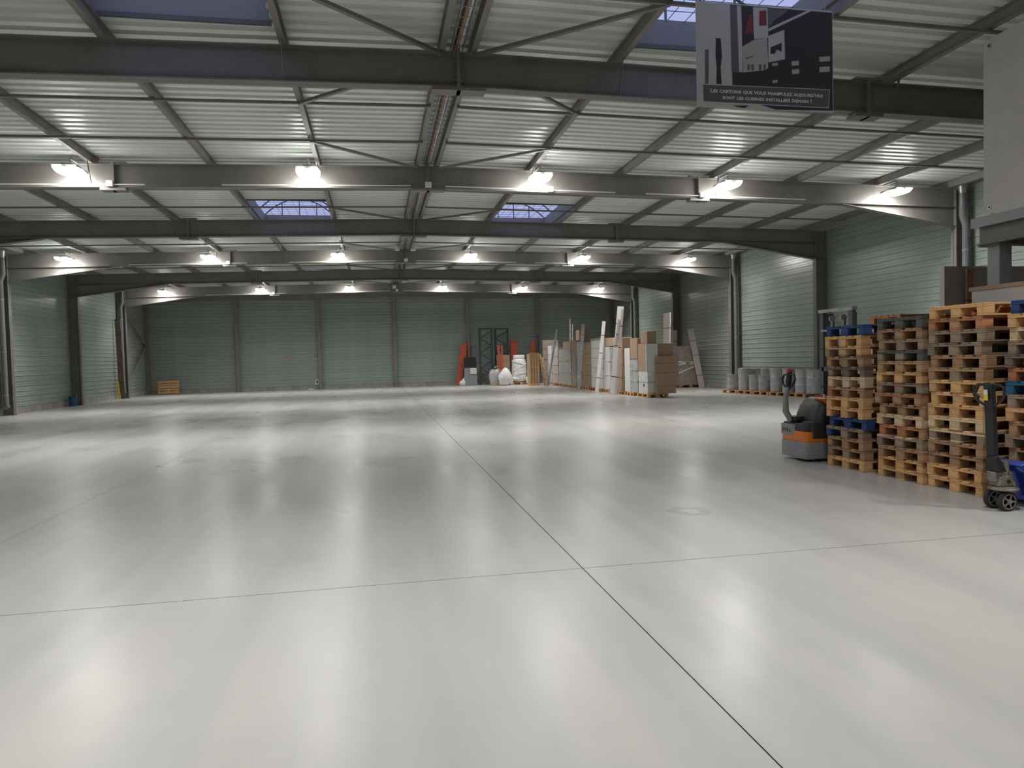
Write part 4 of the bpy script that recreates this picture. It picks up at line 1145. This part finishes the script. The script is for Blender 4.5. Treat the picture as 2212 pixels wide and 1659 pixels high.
# dark sunken side cover and hood
vround(0.08, 0.42, -0.352, -0.08, 0.36, 0.60, 0.09, 'side_cover', 'truck_dark')
def hood():
    mb = MB(); secs = []
    n = 16
    for (z, x0, x1, y0, y1) in ((0.56, 0.20, 0.72, -0.33, 0.33), (0.70, 0.22, 0.72, -0.33, 0.32), (0.82, 0.27, 0.68, -0.31, 0.30), (0.92, 0.34, 0.62, -0.26, 0.26), (0.96, 0.42, 0.56, -0.20, 0.20)):
        ring = []
        for k in range(n):
            a = 2 * math.pi * k / n; ca, sa = math.cos(a), math.sin(a)
            sx = (abs(ca) ** 0.45) * (1 if ca >= 0 else -1); sy = (abs(sa) ** 0.45) * (1 if sa >= 0 else -1)
            ring.append(((x0 + x1) / 2 + sx * (x1 - x0) / 2, (y0 + y1) / 2 + sy * (y1 - y0) / 2, z))
        secs.append(ring)
    vs = [p for g_ in secs for p in g_]
    fs = [(i * n + k, i * n + (k + 1) % n, (i + 1) * n + (k + 1) % n, (i + 1) * n + k) for i in range(len(secs) - 1) for k in range(n)]
    fs.append(tuple((len(secs) - 1) * n + k for k in range(n)))
    return mb.add(vs, fs)
hood().obj('hood', 'truck_dark', t, smooth=True)
MB().prism([(0.32, 0.955), (0.55, 0.985), (0.735, 0.84), (0.735, 0.72), (0.42, 0.84)], -0.345, -0.06, 'y').obj('orange_shoulder', 'orange', t, bevel=0.012, seg=2)
MB().prism([(0.40, 0.304), (0.735, 0.304), (0.735, 0.70), (0.44, 0.82)], -0.35, -0.2, 'y').obj('orange_side', 'orange', t, bevel=0.01, seg=2)
rbox(0.42, 0.50, -0.08, 0.05, 0.965, 0.985, 0.006, 'display', 'red', 1)
MB().lathe([(0.02, 0.0), (0.02, 0.03), (0.012, 0.038)], 10, (0.47, -0.13, 0.972)).obj('key_switch', 'chrome', t)
rbox(0.05, 0.30, 0.0, 0.26, 0.575, 0.67, 0.04, 'tiller_base', 'black', 3)
# tiller arm and handle
MB().tube([(0.06, 0.13, 0.60), (-0.02, 0.14, 0.75), (-0.02, 0.14, 0.95), (0.02, 0.13, 1.12)], 0.04, 10, radii=[0.045, 0.05, 0.042, 0.035]).obj('tiller_arm', 'truck_grey', t, smooth=True)
MB().tube([(0.02, 0.13, 1.10), (0.03, 0.13, 1.2), (0.05, 0.13, 1.36)], 0.04, 10, radii=[0.028, 0.046, 0.04]).obj('control_head', 'black', t, smooth=True)
for s in (-1, 1):
    MB().tube([(0.04, 0.13 + s * 0.03, 1.33), (0.04, 0.13 + s * 0.14, 1.31), (0.03, 0.13 + s * 0.175, 1.24), (0.02, 0.13 + s * 0.14, 1.17), (0.02, 0.13 + s * 0.02, 1.09)], 0.017, 8).obj('grip', 'black' , t, smooth=True)
MB().lathe([(0.045, 0.0), (0.045, 0.03), (0.02, 0.055)], 14, (0.05, 0.13, 1.355)).obj('belly_switch', 'red', t, smooth=True)
# mast
zm = 2.28
for s in (-1, 1):
    for xx, ww in ((0.76, 0.045), (0.84, 0.04)):
        mb = MB(); yy = s * (0.36 if xx < 0.8 else 0.28)
        mb.box(xx, xx + 0.06, yy - ww, yy + ww, 0.06, zm - (0.0 if xx < 0.8 else 0.02)); mb.obj('mast_rail', 'mast', t)
    MB().tube([(0.80, s * 0.14, 0.3), (0.80, s * 0.14, zm - 0.12)], 0.022, 8).obj('lift_cylinder', 'galv', t)
    MB().lathe([(0.05, -0.012), (0.05, 0.012)], 14, (0.80, s * 0.14, zm - 0.10), 'y').obj('chain_pulley', 'galv', t)
    MB().bar((0.83, s * 0.14, 0.4), (0.83, s * 0.14, zm - 0.1), 0.02, 0.008).obj('chain', 'black', t)
MB().box(0.745, 0.83, -0.42, 0.42, zm, zm + 0.05).obj('mast_crosshead', 'galv', t)
MB().box(0.75, 0.80, -0.36, 0.36, zm - 0.30, zm - 0.27).obj('mast_cross_bar', 'galv', t)
MB().box(0.76, 0.80, -0.36, 0.36, 1.35, 1.42).obj('mast_cross_bar', 'mast', t)
for k in range(6):
    MB().lathe([(0.014, -0.004), (0.014, 0.004)], 8, (0.755, 0.345, 0.5 + k * 0.3), 'x').obj('bolt', 'black', t)
MB().box(0.90, 0.96, -0.32, 0.32, 0.06, 0.45).obj('fork_carriage', 'mast', t)
for s in (-1, 1):
    MB().box(0.94, 2.05, s * 0.19 - 0.08, s * 0.19 + 0.08, 0.03, 0.09).obj('fork', 'mast', t, bevel=0.008, seg=1)
    MB().lathe([(0.05, -0.035), (0.05, 0.035)], 14, (1.85, s * 0.19, 0.05), 'y').obj('load_wheel', 'rubber', t)
MB().lathe([(0.11, -0.04), (0.11, 0.04)], 18, (0.3, 0.0, 0.11), 'y').obj('drive_wheel', 'rubber', t)
for s in (-1, 1): MB().lathe([(0.06, -0.025), (0.06, 0.025)], 14, (0.30, s * 0.25, 0.06), 'y').obj('caster', 'rubber', t)

# ------------------------------------------------------------------ blue hand pallet jack
t = thing('pallet_jack', 'blue hand pallet jack with black handle parked at a pallet stack', 'pallet jack', (6.27, 6.27, 0))
def jack_wheel(y):
    w = MB().lathe([(0.085, -0.026), (0.1, -0.02), (0.1, 0.02), (0.085, 0.026)], 24, (0, y, 0.1), 'y').obj('wheel', 'rubber', t, smooth=True)
    MB().lathe([(0.082, -0.0275), (0.072, -0.029), (0.066, -0.0275)], 24, (0, y, 0.1), 'y').obj('wheel_rim', 'metal_dirty', w)
    MB().lathe([(0.03, -0.032), (0.03, 0.032)], 14, (0, y, 0.1), 'y').obj('hub', 'metal_dirty', w)
    for k in range(5):
        a = 2 * math.pi * k / 5
        MB().bar((0.02 * math.cos(a), y - 0.027, 0.1 + 0.02 * math.sin(a)), (0.075 * math.cos(a), y - 0.027, 0.1 + 0.075 * math.sin(a)), 0.006, 0.02, (-math.sin(a), 0, math.cos(a))).obj('spoke', 'metal_dirty', w)
jack_wheel(-0.085); jack_wheel(0.085)
MB().tube([(0, -0.12, 0.1), (0, 0.12, 0.1)], 0.014, 8).obj('axle', 'metal_dirty', t)
MB().lathe([(0.02, 0.0), (0.13, 0.005), (0.14, 0.02), (0.12, 0.035), (0.05, 0.04)], 20, (0.02, -0.02, 0.205)).obj('turntable', 'metal_dirty', t, smooth=True)
MB().box(-0.07, 0.10, -0.07, 0.07, 0.245, 0.36).obj('pump_body', 'metal_dirty', t, bevel=0.015, seg=2)
MB().box(-0.11, -0.02, -0.05, 0.06, 0.30, 0.40).obj('valve_block', 'metal_dirty', t, bevel=0.012, seg=2)
MB().tube([(-0.02, -0.02, 0.36), (-0.02, -0.02, 0.46)], 0.025, 10).obj('pump_piston', 'chrome', t)
MB().lathe([(0.018, -0.01), (0.018, 0.012)], 10, (0.03, -0.073, 0.30), 'y').obj('pump_bolt', 'black', t)
MB().tube([(0.05, 0, 0.36), (0.05, 0, 0.50)], 0.045, 12).obj('lift_ram', 'metal_dirty', t, smooth=True)
# handle mast
mb = MB().hexa([(-0.10, -0.09, 0.40), (0.0, -0.09, 0.40), (0.0, 0.09, 0.40), (-0.10, 0.09, 0.40), (-0.12, -0.055, 0.56), (-0.06, -0.055, 0.56), (-0.06, 0.055, 0.56), (-0.12, 0.055, 0.56)]); mb.obj('handle_fork', 'black', t, bevel=0.008, seg=1)
MB().bar((-0.09, 0, 0.56), (-0.13, 0, 1.31), 0.10, 0.06, (1, 0, 0)).obj('handle_mast', 'black', t, bevel=0.008, seg=1)
MB().bar((-0.168, 0.0, 1.13), (-0.171, 0.0, 1.19), 0.045, 0.004, (1, 0, 0)).obj('warning_label', 'yellow', t)
MB().bar((-0.171, 0.0, 1.19), (-0.174, 0.0, 1.24), 0.045, 0.004, (1, 0, 0)).obj('warning_label', 'white', t)
xh = -0.135
MB().tube([(xh, 0, 1.29), (xh, 0.13, 1.29), (xh, 0.18, 1.265), (xh, 0.185, 1.19), (xh, 0.15, 1.13), (xh + 0.01, 0.04, 1.07)], 0.014, 8).obj('handle_loop', 'black', t, smooth=True)
MB().tube([(xh, 0, 1.29), (xh, -0.13, 1.29), (xh, -0.18, 1.265), (xh, -0.185, 1.19), (xh, -0.15, 1.13), (xh + 0.01, -0.04, 1.07)], 0.014, 8).obj('handle_loop', 'black', t, smooth=True)
MB().tube([(xh - 0.03, 0.10, 1.275), (xh - 0.03, 0.14, 1.20), (xh - 0.02, 0.1, 1.16)], 0.016, 8).obj('release_lever', 'black', t, smooth=True)
# blue chassis: raised bracket sloping down to the forks
mb = MB().prism([(0.08, 0.44), (0.16, 0.50), (0.30, 0.47), (0.44, 0.16), (0.44, 0.09), (0.36, 0.09), (0.26, 0.36), (0.14, 0.40)], -0.09, -0.13, 'y'); mb.obj('bracket', 'jack_blue', t, bevel=0.008, seg=1)
mb = MB().prism([(0.08, 0.44), (0.16, 0.50), (0.30, 0.47), (0.44, 0.16), (0.44, 0.09), (0.36, 0.09), (0.26, 0.36), (0.14, 0.40)], 0.09, 0.13, 'y'); mb.obj('bracket', 'jack_blue', t, bevel=0.008, seg=1)
mb = MB().prism([(0.08, 0.46), (0.16, 0.505), (0.30, 0.475), (0.44, 0.165), (0.42, 0.15), (0.29, 0.45), (0.16, 0.48)], -0.16, 0.16, 'y'); mb.obj('chassis_plate', 'jack_blue', t, bevel=0.008, seg=1)
MB().box(0.36, 0.48, -0.26, 0.26, 0.06, 0.115).obj('fork_bridge', 'jack_blue', t, bevel=0.008, seg=1)
for s in (-1, 1):
    MB().box(0.42, 1.55, s * 0.20 - 0.06, s * 0.20 + 0.06, 0.035, 0.085).obj('fork', 'jack_blue', t, bevel=0.01, seg=1)
    MB().lathe([(0.034, -0.035), (0.034, 0.035)], 14, (1.42, s * 0.20, 0.034), 'y').obj('fork_roller', 'rubber', t)

# ------------------------------------------------------------------ things on and behind the stacks
# open carton sheet / board on top of the third stack
q = at_x(2104, 640, 7.5)
o = box_thing('pale_crate', 'large pale carton standing on the stack behind the third front stack', 'box', 7.82, 8.45, 7.2, 8.27, 2.025, at_x(2108, 622, 7.82).z, 'offwhite', None, 'tape')
for i in range(14):
    oo = inst('pallet', FP, None, (8.16, 7.15, i * 0.1445), ['w_brown', 'w_grey', 'w_light'][i % 3]); oo.rotation_euler = (0, 0, math.pi / 2)
    tag(oo, 'pallet, %s from the floor, in the rear stack carrying the large pale carton' % ORD[i], 'pallet', 'pallets under the pale carton')
for nm, q in (('rim', (-0.33, -0.30, -0.56, 0.56)), ('rim', (-0.30, 0.32, 0.53, 0.56))):
    MB().box(*q, at_x(2108, 622, 7.82).z - 2.025 - 0.04, at_x(2108, 622, 7.82).z - 2.025 + 0.012).obj('rim', 'carton', o)
lean_board('brown_board', 'tall reddish-brown board leaning behind the mezzanine post', 'board', (at_y(2098, 640, 12.2).x, 12.2, 0.012), (at_y(2099, 582, 12.3).x, 12.35, at_y(2099, 580, 12.3).z), 0.16, 0.04, 'w_brown', (0, 1, 0))
